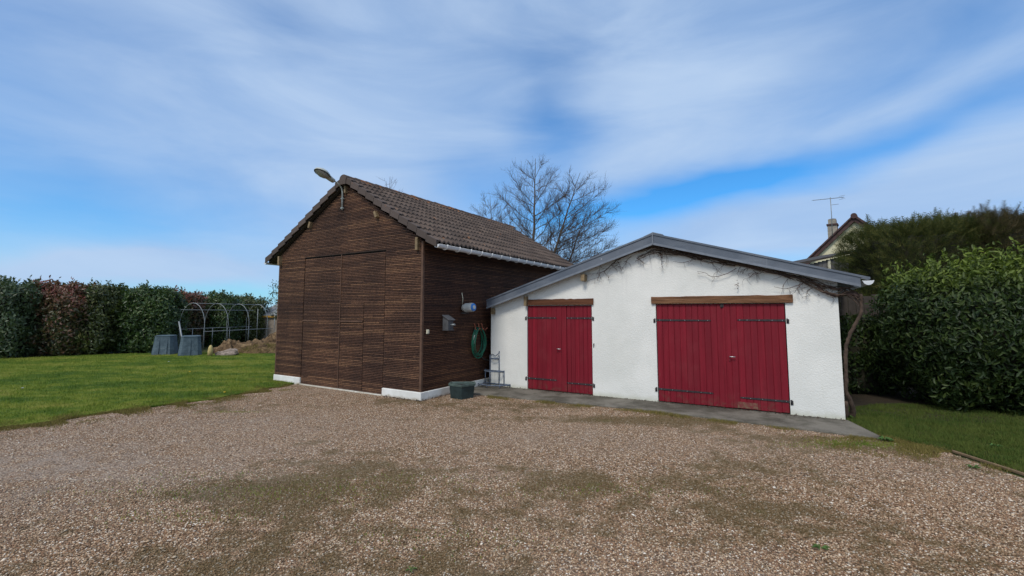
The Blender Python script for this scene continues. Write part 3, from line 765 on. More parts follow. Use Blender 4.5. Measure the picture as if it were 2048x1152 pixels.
# ------------------------------------------------------------------ things on the barn's side wall
def sidething(name, v, z, label, cat): return empty(name, bw(-.014, v, z), BRZ, label, cat)   # local x points away from the wall
q = sidething('outdoor_socket', .15, 1.42, 'small cream socket cover near the barn corner', 'socket')
m = MB(); m.box((0, -.035, -.045), (.03, .035, .045)); m.build('socket_box', M['cream'], q, .006)
m = MB(); m.box((.03, -.025, -.03), (.038, .025, .03)); m.build('socket_lid', M['cream'], q, .003)
q = sidething('nest_box', .74, 1.60, 'grey wooden nest box with sloping lid on the barn side wall', 'nest box')
m = MB(); m.prism([(0, -.09, -.15), (.16, -.09, -.15), (.16, -.09, .06), (0, -.09, .15)], (0, .18, 0)); m.build('box_body', M['greybox'], q, .004)
m = MB(); m.prism([(-.0, -.115, .156), (.20, -.115, .048), (.20, -.115, .066), (.0, -.115, .176)], (0, .23, 0)); m.build('lid', M['greybox'], q, .003)
m = MB(); m.box((.0, -.10, -.17), (.19, .10, -.152)); m.build('floor_board', M['greybox'], q, .003)
m = MB(); m.tube([(.155, .0, -.05), (.20, .0, -.045), (.27, .01, -.04)], .022, 10); m.build('perch', M['galv'], q)
q = sidething('jug_feeder', 1.36, 1.93, 'white plastic jug with blue end fixed sideways on the barn wall', 'bird feeder')
ax = Vector((.96, -.02, .06)).normalized()
m = MB(); c0 = Vector((.02, 0, 0))
m.tube([c0+ax*d for d in (0, .02, .06, .10, .28, .30)], [.045, .085, .095, .105, .105, .1], 20); jb = m.build('jug_body', M['whiteplastic'], q)
m = MB(); m.tube([c0+ax*.10, c0+ax*.17], [.108, .108], 20, cap=False); m.build('jug_band', M['whiteplastic'], jb)
m = MB(); m.tube([c0+ax*d for d in (.295, .325, .33)], [.09, .088, .07], 20); m.build('blue_cap', M['blueplastic'], jb)
m = MB(); m.tube([c0+ax*.328, c0+ax*.338], [.045, .045], 16); m.build('cap_hole', M['whiteplastic'], jb)
m = MB(); m.tube([(.02, -.03, .08), (.06, -.06, .22), (.05, -.09, .36)], [.009, .008, .010], 8); m.build('stick', M['cream'], q)
m = MB(); m.box((0, -.06, -.125), (.16, .06, -.110)); m.build('bracket_shelf', M['greybox'], q)
q = sidething('garden_hose', 1.92, 1.06, 'coiled green garden hose hung on terracotta coloured hooks on the barn wall', 'hose')
r = random.Random(9)
for k in range(7):
    m = MB(); pts = []; aw = .22+r.uniform(-.035, .035); ah = .36+r.uniform(-.07, .03); xo = .03+.024*k*.6; yo = r.uniform(-.02, .02); top = .38+r.uniform(-.03, .03)
    for i in range(41):
        a = 2*PI*i/40
        pts.append((xo + .02*math.cos(a*1.3+k), yo + aw*math.sin(a)*(1-.18*math.cos(a)), top-ah + ah*math.cos(a) + r.uniform(-.002, .002)))
    m.tube(pts, .0125, 7, cap=False); m.build('hose_loop', M['hose'], q)
m = MB(); m.tube([(.10, -.20, .22), (.10, -.22, .12), (.10, -.215, .02)], .016, 8); m.build('hose_sleeve', M['whiteplastic'], q)
m = MB(); m.tube([(.05, .10, -.30), (.08, .26, -.40), (.12, .40, -.43), (.16, .56, -.36), (.16, .66, -.28), (.10, .74, -.22)], .012, 7); m.build('hose_tail', M['lampdark'], q)
for yy in (-.10, .06, .20):
    m = MB(); m.tube([(.0, yy, .50), (.03, yy, .47), (.05, yy, .36), (.12, yy+.01, .33), (.17, yy+.04, .39)], .011, 7); m.build('hose_hook', M['terracotta'], q)

# planter by the barn
def gthing(name, x, y, rz, label, cat, group=None, z=0.): return empty(name, (x, y, z), rz, label, cat, group)
pl = gthing('planter', -1.075, 9.98, 0.06, 'dark green plastic planter on the gravel against the barn plinth', 'planter')
def pent(sx_, z, f=1.): return [(x*sx_, y*sx_*f, z) for x, y in ((-.29, .0), (0, -.25), (.29, .0), (.27, .24), (-.27, .24))]
def loft(mb, rings, smooth=False, capb=True, capt=False):
    n = len(rings[0]); vs = [p for r_ in rings for p in r_]
    fs = [(i*n+k, i*n+(k+1) % n, (i+1)*n+(k+1) % n, (i+1)*n+k) for i in range(len(rings)-1) for k in range(n)]
    if capb: fs.append(tuple(range(n-1, -1, -1)))
    if capt: fs.append(tuple((len(rings)-1)*n+k for k in range(n)))
    return mb.add(vs, fs, smooth)
m = MB(); loft(m, [pent(.84, 0), pent(.90, .17), pent(.91, .175), pent(.93, .26), pent(.90, .27), pent(.84, .19)]); loft(m, [pent(.86, .20), pent(.861, .205)], capt=True); m.build('pot', M['planter'], pl, .006)
m = MB(); loft(m, [pent(1.0, .262), pent(1.02, .30), pent(.99, .312), pent(.90, .305), pent(.89, .262)], capb=False); m.build('rim', M['planter_rim'], pl, .004)
m = MB(); loft(m, [pent(.88, .24), pent(.885, .245)], capt=True); m.build('soil', M['debris'], pl)

# wire plant stand in the corner
ps = gthing('plant_stand', -.58, 11.12, SRZ, 'rusty blue wire plant stand with three tiers between barn and white shed', 'plant stand')
def quarter(R_, z, r0, parent, name, n=10, y0=0.):
    r0 *= 1.35
    m = MB(); cc = Vector((0, .30, z))
    edge = [Vector((-R_, .30, z))] + [Vector((R_*math.sin(-PI/2+PI*k/n), .30-R_*.78*math.cos(-PI/2+PI*k/n), z)) for k in range(n+1)] + [Vector((R_, .30, z))]
    m.tube(edge+[edge[0]], r0, 6); 
    for k in range(2, n, 1): m.tube([(edge[k].x, .30, z), edge[k]], r0*.5, 5)
    return m.build(name, M['metalstand'], parent)
quarter(.44, .09, .011, ps, 'bottom_shelf'); quarter(.27, .40, .010, ps, 'middle_shelf'); quarter(.13, .70, .008, ps, 'top_shelf')
for x, y, z in ((-.44, .30, .09), (.44, .30, .09), (0, -.04, .09), (-.30, .06, .09), (.30, .06, .09)):
    m = MB(); m.tube([(x, y, .03), (x, y, .11)], .010, 6); m.build('foot', M['metalstand'], ps)
for x, y in ((-.27, .30), (.27, .30), (0, .09), (-.13, .30), (.13, .30)):
    zt = .42 if abs(x) > .2 or y < .1 else .78
    m = MB(); m.tube([(x, y, .09), (x, y, zt)], .012, 6); m.build('upright', M['metalstand'], ps)
m = MB(); m.tube([(-.13, .30, .72), (-.12, .30, .77), (-.05, .28, .80), (.05, .26, .76), (.12, .29, .82), (.14, .30, .88)], .010, 6); m.build('back_rail', M['metalstand'], ps)

# ------------------------------------------------------------------ white shed
shed = empty('white_shed', SO, SRZ, 'low white roughcast shed with grey edged roof and red double doors', 'shed')
SW, SD = 7.12, 5.2
B1, B2, Z1 = .790, 3.085, 2.003        # big door opening u, top
D1, D2, Z2 = 4.470, 6.095, 1.99        # small door opening
def sroof(u):   # top of the wall, up into the roof slab
    return (3.275-(3.275-2.365)*(3.06-u)/3.06) if u < 3.06 else 3.275-(3.275-1.985)*(u-3.06)/(SW-3.06)
def sroof_v(u):   # underside of the fascia as it meets the eye on the wall
    return 3.235-(3.235-2.36)*(3.06-u)/3.06 if u < 3.06 else 3.235-(3.235-1.935)*(u-3.06)/(SW-3.06)
T = .22
m = MB()
def wq(a, b, z0a, z0b, z1a, z1b):
    m.prism([bp(a, 0, z0a), bp(b, 0, z0b), bp(b, 0, z1b), bp(a, 0, z1a)], (0, T, 0))
wq(0, B1, -.03, -.03, sroof(0), sroof(B1)); wq(B1, B2, Z1, Z1, sroof(B1), sroof(B2-.025))
wq(B2, D1, -.03, -.03, sroof(B2), sroof(D1)); wq(D1, D2, Z2, Z2, sroof(D1), sroof(D2)); wq(D2, SW, -.03, -.03, sroof(D2), sroof(SW))
# left, right and rear walls
m.prism([bp(0, T, -.03), bp(0, SD, -.03), bp(0, SD, 2.36), bp(0, T, 2.36)], (-T, 0, 0))
m.prism([bp(SW, T, -.03), bp(SW, SD, -.03), bp(SW, SD, 1.98), bp(SW, T, 1.98)], (T, 0, 0))
m.prism([bp(.0, SD, -.03), bp(SW, SD, -.03), bp(SW, SD, 1.98), bp(3.06, SD, 3.27), bp(0, SD, 2.36)], (0, .2, 0))
m.build('wall', M['plaster'], shed)
# roof slab and fascia
FU = [(7.12, 1.923, 2.124), (3.06, 3.215, 3.435), (-.30, 2.262, 2.440)]
m = MB()
for (a, b) in ((0, 1), (1, 2)):
    p, q_ = FU[a], FU[b]
    m.prism([bp(p[0], -.17, p[1]+.05), bp(q_[0], -.17, q_[1]+.05), bp(q_[0], -.17, q_[2]-.012), bp(p[0], -.17, p[2]-.012)], (0, SD+.4, 0))
m.build('roof', M['slate'], shed)
for (a, b, ext) in ((0, 1, 0), (1, 2, .06)):
    p, q_ = FU[a], FU[b]
    m = MB(); dx_ = q_[0]-p[0]; mb_ = p[1]+(q_[1]-p[1])*0
    m.prism([bp(p[0], -.205, p[1]), bp(q_[0], -.205, q_[1]), bp(q_[0], -.205, q_[2]), bp(p[0], -.205, p[2])], (0, .034, 0))
    fa = m.build('fascia', M['zinc'], shed)
    m = MB(); m.prism([bp(p[0], -.217, p[1]-.006), bp(q_[0], -.217, q_[1]-.006), bp(q_[0], -.217, q_[1]+.038), bp(p[0], -.217, p[1]+.038)], (0, .0105, 0)); m.build('drip_strip', M['zinc_light'], fa)
    m = MB(); e = (-.13 if b == 2 else 0)
    zt1 = q_[2] + (q_[2]-p[2])/(q_[0]-p[0])*e
    m.prism([bp(p[0], -.222, p[2]-.022), bp(q_[0]+e, -.222, zt1-.022), bp(q_[0]+e, -.222, zt1+.014), bp(p[0], -.222, p[2]+.014)], (0, .25, 0)); m.build('top_flashing', M['zinc'], fa)
    if b == 1: continue
    m = MB(); uj = 1.05 if b == 2 else 5.1; k_ = (uj-p[0])/(q_[0]-p[0]); zb = p[1]+(q_[1]-p[1])*k_; zt = p[2]+(q_[2]-p[2])*k_
    m.prism([bp(uj, -.2085, zb+.04), bp(uj-.012, -.2085, zb+.04-.003), bp(uj-.012, -.2085, zt-.025), bp(uj, -.2085, zt-.022)], (0, .003, 0)); m.build('joint_strip', M['zinc_light'], fa)
m = MB(); m.box(bp(3.05, -.226, 3.22), bp(3.072, -.21, 3.445)); m.build('apex_joint', M['zinc_light'], shed, .002)
m = MB(); m.prism([bp(3.25, -.19, 3.385), bp(3.06, -.19, 3.455), bp(2.87, -.19, 3.40), bp(2.87, -.19, 3.415), bp(3.06, -.19, 3.475), bp(3.25, -.19, 3.40)], (0, SD, 0)); m.build('ridge_cap', M['zinc_light'], shed)
m = MB()  # soffit strip shading the top of the wall
gutter(-.40, 2.355, -.23, SD, shed, R_=.072, brackets=False)
def spurlin(u, z, w_, h_, L=.17, mat='rafter'):
    m = MB(); m.box(bp(u-w_, -L, z-h_), bp(u+w_, -.001, z+h_)); m.build('rafter_end', M[mat], shed, .005)
spurlin(6.10, 2.10, .035, .115, .10); spurlin(4.615, 2.60, .045, .075); spurlin(7.03, 1.86, .04, .075, .10); spurlin(1.62, 2.86, .07, .04)
# lintels
def lintel(a, b, z0, z1, mat, seed):
    n = 18; r = random.Random(seed); vs = []
    for i in range(n+1):
        u = a+(b-a)*i/n; j = [r.uniform(-.006, .006) for _ in range(4)]
        vs += [bp(u, -.045+j[0]*.5, z0+.0), bp(u, -.045+j[1]*.5, z1+j[1]), bp(u, .05, z1+j[1]), bp(u, .05, z0)]
    fs = [(i*4+k, i*4+(k+1) % 4, (i+1)*4+(k+1) % 4, (i+1)*4+k) for i in range(n) for k in range(4)] + [(3, 2, 1, 0), tuple(n*4+k for k in range(4))]
    m = MB(); m.add(vs, fs); o = m.build('lintel', mat, shed, .008); return o
lintel(.665, 3.165, 2.008, 2.150, M['oak'], 1); lintel(4.425, 6.06, 2.0, 2.135, M['oak_dark'], 2)
# red doors
def red_leaf(a, b, z0, z1, pw, seed, gap=.006, y0=.012, bump=.0):
    """tongue and groove leaf, one island per plank"""
    r = random.Random(seed); mb = MB(); n = max(1, round((b-a)/pw)); w_ = (b-a)/n
    for i in range(n):
        u0, u1 = a+w_*i+gap/2, a+w_*(i+1)-gap/2; y = y0+r.uniform(-.0015, .0015); c = .004
        z0_ = z0+r.uniform(0, .006)
        P = [(u0, y+c), (u0+c, y), (u1-c, y), (u1, y+c), (u1, y+.03), (u0, y+.03)]
        mb.prism([bp(u, yy, z0_) for u, yy in P], (0, 0, z1-z0_))
    mb.box(bp(a+.001, y0+.012, z0+.006), bp(b-.001, y0+.028, z1-.002))
    return mb.build('door_leaf', M['red'], shed)
def hinge(leaf, u_edge, u_end, z, droop=0.):
    s_ = 1 if u_end > u_edge else -1
    m = MB(); y = .010
    m.prism([bp(u_edge-s_*.02, y-.008, z-.019), bp(u_end, y-.008, z-.013), bp(u_end+s_*.02, y-.008, z), bp(u_end, y-.008, z+.013), bp(u_edge-s_*.02, y-.008, z+.019)], (0, .007, 0))
    m.tube([bp(u_edge-s_*.02, y-.018, z-.045), bp(u_edge-s_*.02, y-.018, z+.035)], .013, 8)
    m.box(bp(u_edge-s_*.05, -.012, z-.055), bp(u_edge-s_*.012, -.001, z+.02))
    h = m.build('strap_hinge', M['iron'], leaf)
    for f in (.07, .28, .55, .8, .96):
        b = MB(); u = u_edge+(u_end-u_edge)*f; b.tube([bp(u, y-.008, z), bp(u, y-.013, z)], [.008, .005], 8); b.build('bolt', M['steel'], h)
zb = .045
la = red_leaf(1.823, B2-.012, zb, Z1-.012, .115, 1); lb = red_leaf(B1+.012, 1.815, zb, Z1-.012, .108, 2)
hinge(la, B2, 2.06, 1.675); hinge(la, B2, 2.06, .285); hinge(lb, B1, 1.57, 1.690); hinge(lb, B1, 1.57, .250)
m = MB(); m.box(bp(1.84, -.004, zb), bp(1.80, .010, Z1-.013)); m.build('cover_strip', M['red'], lb, .003)
def lever(leaf, u, z, s_=-1):
    m = MB(); m.box(bp(u-.018, .002, z-.09), bp(u+.018, .011, z+.03)); m.build('lock_plate', M['red'], leaf, .003)
    m = MB(); m.tube([bp(u, .004, z), bp(u, -.03, z), bp(u+s_*.02, -.042, z), bp(u+s_*.10, -.042, z-.002)], [.008, .008, .009, .008], 8); m.build('handle', M['steel'], leaf)
    m = MB(); m.tube([bp(u, .004, z-.065), bp(u, -.004, z-.065)], [.009, .008], 8); m.build('keyhole', M['iron'], leaf)
lever(lb, 1.735, 1.00)
m = MB(); m.box(bp(1.805, -.012, 1.93), bp(1.865, -.001, 1.995)); m.tube([bp(1.835, -.016, 1.91), bp(1.835, -.016, 1.985)], .008, 6); m.build('top_bolt', M['iron'], lb)
m = MB(); m.box(bp(1.30, .003, .06), bp(1.63, .0085, .17)); m.build('repair_plate', material('worn_red', lambda t: dict(col=t.mix(t.mr(t.noise(OBJ(t), 14., 5., .7), .4, .65), (.15, .03, .03), (.16, .10, .06))), .7, .3), lb)
lc = red_leaf(5.085, D2-.012, zb, Z2-.010, .125, 3, gap=.002); ld = red_leaf(D1+.012, 5.077, zb, Z2-.010, .10, 4, gap=.004)
hinge(lc, D2, 5.345, 1.700); hinge(lc, D2, 5.345, .285); hinge(ld, D1, 5.075, 1.702); hinge(ld, D1, 5.075, .250)
lever(lc, 5.31, 1.0)
m = MB(); m.box(bp(B1, .05, .0), bp(B2, .2, .03)); m.box(bp(D1, .05, 0), bp(D2, .2, .03)); m.build('door_threshold', M['concrete'], shed)
m = MB(); m.tube([bp(4.43, -.004, 1.14), bp(4.43, -.035, 1.14), bp(4.405, -.04, 1.145)], .007, 6); m.box(bp(4.445, -.008, 1.06), bp(4.43, -.001, 1.15)); m.build('wall_hook', M['iron'], shed)

# ------------------------------------------------------------------ climbing vine
vine = empty('climbing_vine', toworld(SO, SA, -.05, .05), SRZ, 'bare woody vine climbing the shed corner and along under its roof edge', 'vine')
VO = lambda u, v, z: (-u-.05, v-.05, z)
def smooth_path(pts, k=5, jit=0., r=None):
    P = [Vector(p) for p in pts]; P = [P[0]*2-P[1]]+P+[P[-1]*2-P[-2]]; out = []
    for i in range(1, len(P)-2):
        for j in range(k):
            t = j/k; a, b, c, d = P[i-1:i+3]
            q = .5*((2*b)+(c-a)*t+(2*a-5*b+4*c-d)*t*t+(3*b-a-3*c+d)*t**3)
            if r: q = q+Vector((r.uniform(-jit, jit), r.uniform(-jit, jit), r.uniform(-jit, jit)))
            out.append(q)
    out.append(P[-2]); return out
r = random.Random(4)
tr = smooth_path([VO(-.10, .30, -.02), VO(-.13, .24, .12), VO(-.10, .14, .30), VO(-.04, .06, .50), VO(-.05, .02, .80), VO(-.06, -.01, 1.15), VO(-.10, -.03, 1.38), VO(-.20, -.05, 1.62), VO(-.29, -.07, 1.80), VO(-.31, -.08, 2.00), VO(-.30, -.10, 2.14)], 5, .006, r)
m = MB(); n = len(tr); m.tube(tr, [.056-.022*min(1, i/(n*.25)) - .010*(i/n) + r.uniform(-.003, .003) for i in range(n)], 9); m.build('trunk', M['vine'], vine)
m = MB(); m.tube(smooth_path([VO(-.02, .2, .0), VO(-.03, .12, .12), VO(-.02, .05, .32)], 4, .004, r), [.035]*9, 7); m.build('trunk', M['vine'], vine)
main = [(-.30, 2.10), (-.16, 2.16), (.0, 2.12), (.115, 2.15), (.219, 2.21), (.322, 2.33), (.54, 2.44), (.845, 2.53), (1.325, 2.67), (1.657, 2.79), (2.188, 2.95), (2.658, 3.10), (3.05, 3.17), (3.49, 3.09), (3.762, 3.0), (3.95, 2.89), (4.02, 2.82)]
mp = smooth_path([VO(u, -.06, z) for u, z in main], 5, .008, r)
m = MB(); m.tube(mp, [.032-.024*(i/len(mp))**.8 + r.uniform(-.003, .003) for i in range(len(mp))], 7); m.build('branch', M['vine_dark'], vine)
def eave(u): return sroof_v(u)-.005
for s_ in range(20):    # tangle hugging the rake
    u0 = r.uniform(-.25, 3.0); L = r.uniform(.8, 2.0); pts = []; u = u0; off = r.uniform(.01, .12)
    while u < min(u0+L, 3.5):
        off = min(.20, max(.01, off + r.uniform(-.035, .035)))
        pts.append(VO(u, -r.uniform(.02, .12), eave(max(u, 0))-off)); u += .16
    if len(pts) < 3: continue
    pp = smooth_path(pts, 3, .006, r); m = MB(); m.tube(pp, [r.uniform(.007, .014)*(1-.4*i/len(pp)) for i in range(len(pp))], 5)
    m.build('branch', M['vine'], vine)
for s_ in range(7):
    pts = [VO(-.30+r.uniform(-.05, .05), -r.uniform(.0, .12), 2.05+r.uniform(-.2, .1)), VO(-.15, -r.uniform(.0, .14), 2.15+r.uniform(-.05, .1)), VO(.05, -r.uniform(.05, .12), 2.18+r.uniform(-.07, .1)), VO(.3, -r.uniform(.05, .12), 2.30+r.uniform(-.07, .08)), VO(.6, -.08, 2.46+r.uniform(-.05, .03))]
    pp = smooth_path(pts, 4, .010, r); m = MB(); m.tube(pp, [r.uniform(.006, .013)]*len(pp), 5); m.build('branch', M['vine'], vine)
tm = MB()
def twig(p, d, L, rad, depth):
    p = Vector(p); d = Vector(d).normalized(); pts = [p]; n = 4
    for i in range(n):
        d = (d+Vector((r.uniform(-.4, .4), r.uniform(-.12, .12), r.uniform(-.45, .30)))).normalized(); q_ = pts[-1]+d*L/n
        q_.y = min(q_.y, -.058); pts.append(q_)
    tm.tube(pts, [rad*(1-.6*i/n) for i in range(n+1)], 4)
    if depth:
        for i in range(1, n+1):
            if r.random() < .75: twig(pts[i], d+Vector((r.uniform(-1, 1), 0, r.uniform(-1, .6))), L*.55, rad*.6, depth-1)
for i in range(48):
    u = r.uniform(-.2, 3.6) if i < 42 else r.uniform(3.4, 4.0)
    twig(VO(u, -.08, eave(max(u, 0))-r.uniform(.04, .15)), (r.choice((-1, 1))*r.uniform(.4, 1), 0, -r.uniform(.0, .7)), r.uniform(.10, .28), .0058, 1)
for (pts, rad) in (([(4.02, 2.82), (4.12, 2.74), (4.22, 2.70), (4.27, 2.62), (4.31, 2.52)], .010), ([(4.22, 2.70), (4.42, 2.68), (4.60, 2.66)], .004), ([(4.27, 2.60), (4.45, 2.55), (4.55, 2.52)], .004), ([(4.15, 2.73), (4.10, 2.64), (4.07, 2.60)], .006),
                   ([(3.85, 2.93), (3.80, 2.84), (3.78, 2.80)], .006), ([(1.55, 2.66), (1.75, 2.56), (1.98, 2.52), (2.10, 2.60), (2.25, 2.64)], .007), ([(.5, 2.35), (.75, 2.26), (.95, 2.30)], .006), ([(.32, 2.3), (.45, 2.20), (.40, 2.12)], .006),
                   ([(2.2, 2.9), (2.5, 2.83), (2.7, 2.86)], .006), ([(2.95, 3.1), (2.93, 2.95), (2.92, 2.80)], .006), ([(4.27, 2.62), (4.24, 2.80), (4.25, 2.90)], .004)):
    pp = smooth_path([VO(u, -.07, z) for u, z in pts], 4, .004, r); tm.tube(pp, [rad*(1-.6*i/len(pp)) for i in range(len(pp))], 5)
    for i in range(3): twig(pp[r.randrange(len(pp))], (r.uniform(-1, 1), 0, r.uniform(-1, .3)), .12, .003, 1)
tw_ = tm.build('twigs', M['vine_dark'], vine); 
# dark shrivelled remains under the apex and on the wall
m = MB()
for (u, z, n_) in ((2.95, 3.04, 26), (2.93, 2.99, 16), (2.72, 3.02, 5), (2.60, 2.98, 6), (2.91, 2.78, 4), (2.36, 2.92, 7), (1.45, 2.55, 3), (1.55, 2.36, 7), (1.56, 2.30, 4), (3.85, 2.80, 5), (4.05, 2.60, 5), (2.05, 2.86, 4), (.28, 2.14, 4)):
    for _ in range(n_):
        c = Vector(VO(u+r.gauss(0, .022), -.06-r.random()*.03, z+r.gauss(0, .035))); a = Vector((r.uniform(-1, 1), r.uniform(-.5, .5), r.uniform(-1, 1))).normalized()*r.uniform(.008, .02); b = a.orthogonal().normalized()*a.length*.6
        m.add([c-a, c-b, c+a, c+b], [(0, 1, 2, 3)])
m.build('withered_leaves', M['debris'], vine)

# ------------------------------------------------------------------ foliage generators
def leaf_mesh(name, P, Nn, size, mat, parent, seed=0, aspect=.36, up=.35, six=False, jit=.9):
    r = np.random.default_rng(seed); N = len(P)
    rd = r.normal(size=(N, 3)); nn = Nn + jit*.55*rd; nn /= np.linalg.norm(nn, axis=1, keepdims=True)
    ax = r.normal(size=(N, 3)); ax[:, 2] += up*2; ax -= nn*np.sum(ax*nn, 1, keepdims=True)*.75; ax /= np.linalg.norm(ax, axis=1, keepdims=True)
    sd_ = np.cross(ax, nn); sd_ /= np.linalg.norm(sd_, axis=1, keepdims=True)+1e-9; nn = np.cross(sd_, ax)
    L = (size*(.65+.7*r.random(N)))[:, None]; wd = L*aspect*.5; fold = L*.07
    if six:
        V = np.stack([P, P+ax*L*.35+sd_*wd+nn*fold, P+ax*L*.75+sd_*wd*.7+nn*fold, P+ax*L-nn*fold, P+ax*L*.75-sd_*wd*.7+nn*fold, P+ax*L*.35-sd_*wd+nn*fold], 1)
        F = np.array([(0, 1, 2, 3), (0, 3, 4, 5)]); k = 6
    else:
        V = np.stack([P, P+ax*L*.5+sd_*wd+nn*fold, P+ax*L, P+ax*L*.5-sd_*wd+nn*fold], 1); F = np.array([(0, 1, 2), (0, 2, 3)]); k = 4
    F = (F[None]+(np.arange(N)*k)[:, None, None]).reshape(-1, F.shape[1])
    return np_mesh(name, V.reshape(-1, 3), F, mat, parent)
def shrub_points(n, c, half, seed, p=3.2, rough=.12, depth=.28, face=None, k=1.2):
    """points through the outer shell of a lumpy superellipsoid standing on the ground; face keeps the sides the photo can see"""
    r = np.random.default_rng(seed); c = np.array(c, float); h = np.array(half, float)
    d = r.normal(size=(n*3, 3)); d /= np.linalg.norm(d, axis=1, keepdims=True); d[:, 2] = np.abs(d[:, 2])*np.where(r.random(len(d)) < .5, 1, -1)
    q = d/h; rad = (np.sum(np.abs(q)**p, 1))**(-1/p); S = d*rad[:, None]
    g_ = np.sign(S)*np.abs(S/h)**(p-1)/h; g_ /= np.linalg.norm(g_, axis=1, keepdims=True)
    P0 = c+S; b = lump(P0, 2.0*k, seed) * rough + lump(P0, 5.5*k, seed+3)*rough*.6 + lump(P0, 11*k, seed+5)*rough*.3
    P_ = P0 + g_*(b[:, None]) - g_*(r.random(len(P0))**1.5*depth)[:, None]
    # area weight: accept against solid-angle bias
    wgt = (rad**2)/np.maximum(1e-3, np.abs(np.sum(g_*d, 1))); wgt /= np.percentile(wgt, 97)
    kp = (r.random(len(P0)) < wgt) & (P_[:, 2] > .04)
    if face is not None: kp &= (g_@np.array(face) > -.35)
    return P_[kp][:n], g_[kp][:n]
def core(c, half, parent, seed, f=.80, p=3.2, mat='inner'):  # solid lump, coloured dark to stand for the shaded inside of foliage
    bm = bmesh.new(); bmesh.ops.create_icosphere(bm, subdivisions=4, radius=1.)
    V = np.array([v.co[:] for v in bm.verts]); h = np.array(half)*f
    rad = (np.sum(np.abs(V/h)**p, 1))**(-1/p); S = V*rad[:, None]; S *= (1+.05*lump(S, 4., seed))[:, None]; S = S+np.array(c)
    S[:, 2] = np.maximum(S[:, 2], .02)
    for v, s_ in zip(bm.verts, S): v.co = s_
    me = bpy.data.meshes.new('shade_core'); bm.to_mesh(me); bm.free(); me.materials.append(M[mat])
    o = bpy.data.objects.new('shade_core', me); C.objects.link(o); o.parent = parent; return o
def shoots(P, seed, n=7, h=.3):
    """upright new shoots rising from the top, each with paired leaves"""
    r = np.random.default_rng(seed); Q = []; Nn = []
    for p in P:
        d = np.array([r.normal(0, .22), r.normal(0, .22), 1.]); L = h*(.5+r.random())
        for i in range(n):
            Q.append(p+d*L*i/n); a = r.random()*2*PI; Nn.append([math.cos(a), math.sin(a), .5])
    return np.array(Q), np.array(Nn)
def shrub(name, c, half, n, size, mat, label, cat, group, seed, six=False, rough=.12, depth=.3, nsh=0, shh=.3, cf=.82, p=3.2, aspect=.36, face=(0, -1, .3), k=1.2):
    e = empty(name, (c[0], c[1], 0), 0, label, cat, group)
    cl_ = (0, 0, c[2])
    P_, G_ = shrub_points(n, cl_, half, seed, p, rough, depth, face, k)
    if nsh:
        top = P_[P_[:, 2] > c[2]+half[2]*.62]; r = np.random.default_rng(seed+9)
        if len(top):
            Q, Qn = shoots(top[r.integers(0, len(top), nsh)], seed+1, h=shh); P_ = np.concatenate([P_, Q]); G_ = np.concatenate([G_, Qn])
    leaf_mesh('leaves', P_, G_, size, M[mat], e, seed, aspect, .35, six)
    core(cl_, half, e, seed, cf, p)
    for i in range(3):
        m = MB(); x, y = (i-1)*half[0]*.4, -half[1]*.25*(i % 2); m.tube([(x, y, 0), (x*1.05, y, .3), (x*1.2, y*1.2, .8)], [.05, .04, .03], 6); m.build('stem', M['bark'], e)
    return e
HG = 'clipped shrubs of the hedge along the left side of the lawn'
# left hedge: from far left to behind the tunnel frame  (x, y, half-length, top, kind)
LH = [(-21.3, 18.6, 1.5, 3.10, 'pale', 'grey green shrub with loose top at the left edge of the hedge', 9000),
      (-19.7, 19.8, 1.35, 2.98, 'photinia', 'tall red topped shrub second from the left in the hedge', 11000),
      (-18.7, 20.4, 1.05, 2.90, 'olive', 'narrow olive and brown shrub between the red topped shrub and the dark laurel', 8000),
      (-17.35, 21.4, 1.40, 2.85, 'laurel_far', 'wide dark green laurel behind the compost bins', 15000),
      (-17.2, 23.5, .95, 2.78, 'photinia', 'short reddish shrub behind the first hoop of the tunnel frame', 6500),
      (-16.7, 25.3, 1.3, 2.72, 'laurel_far', 'dark green shrub behind the middle of the tunnel frame', 8500),
      (-16.4, 27.6, 1.25, 2.66, 'olive', 'olive green shrub at the right end of the left hedge', 8500)]
for i, (x, y, hx, top, kind, lab, n) in enumerate(LH):
    shrub('hedge_shrub', (x, y, top*.46), (hx*1.22, 1.05, top*.54), int(n*1.15), .145, kind, lab, 'shrub', HG, 40+i, rough=.20, depth=.35, nsh=110, shh=.22, p=4., face=(.3, -1, .3), six=False, aspect=.42)
shrub('hedge_shrub', (-24.2, 17.4, 1.3), (1.9, 1.1, 1.5), 6000, .14, 'laurel_far', 'dark shrub at the hedge end beyond the grey green shrub', 'shrub', HG, 51, rough=.13, nsh=60, face=(.3, -1, .3))

# right laurels
RG = 'glossy laurels right of the white shed'
shrub('laurel', (9.2, 9.05, 1.30), (1.66, 1.40, 1.44), 20000, .105, 'laurel', 'glossy laurel with bright green tips nearest the white shed', 'laurel', RG, 60, True, .20, .42, 230, .40, p=2.4, cf=.76, face=(-.7, -1, .3))
shrub('laurel', (10.7, 8.6, 1.34), (1.45, 1.25, 1.40), 17000, .105, 'laurel', 'tall glossy laurel at the right edge of the photo', 'laurel', RG, 61, True, .20, .42, 200, .40, p=2.4, cf=.76, face=(-.7, -1, .3))
shrub('laurel', (12.9, 7.6, 1.35), (1.4, 1.3, 1.45), 6000, .12, 'laurel', 'laurel beyond the right edge behind the grass strip', 'laurel', RG, 62, False, .1, .3, 40, .3, p=3.0, face=(-.7, -1, .3))

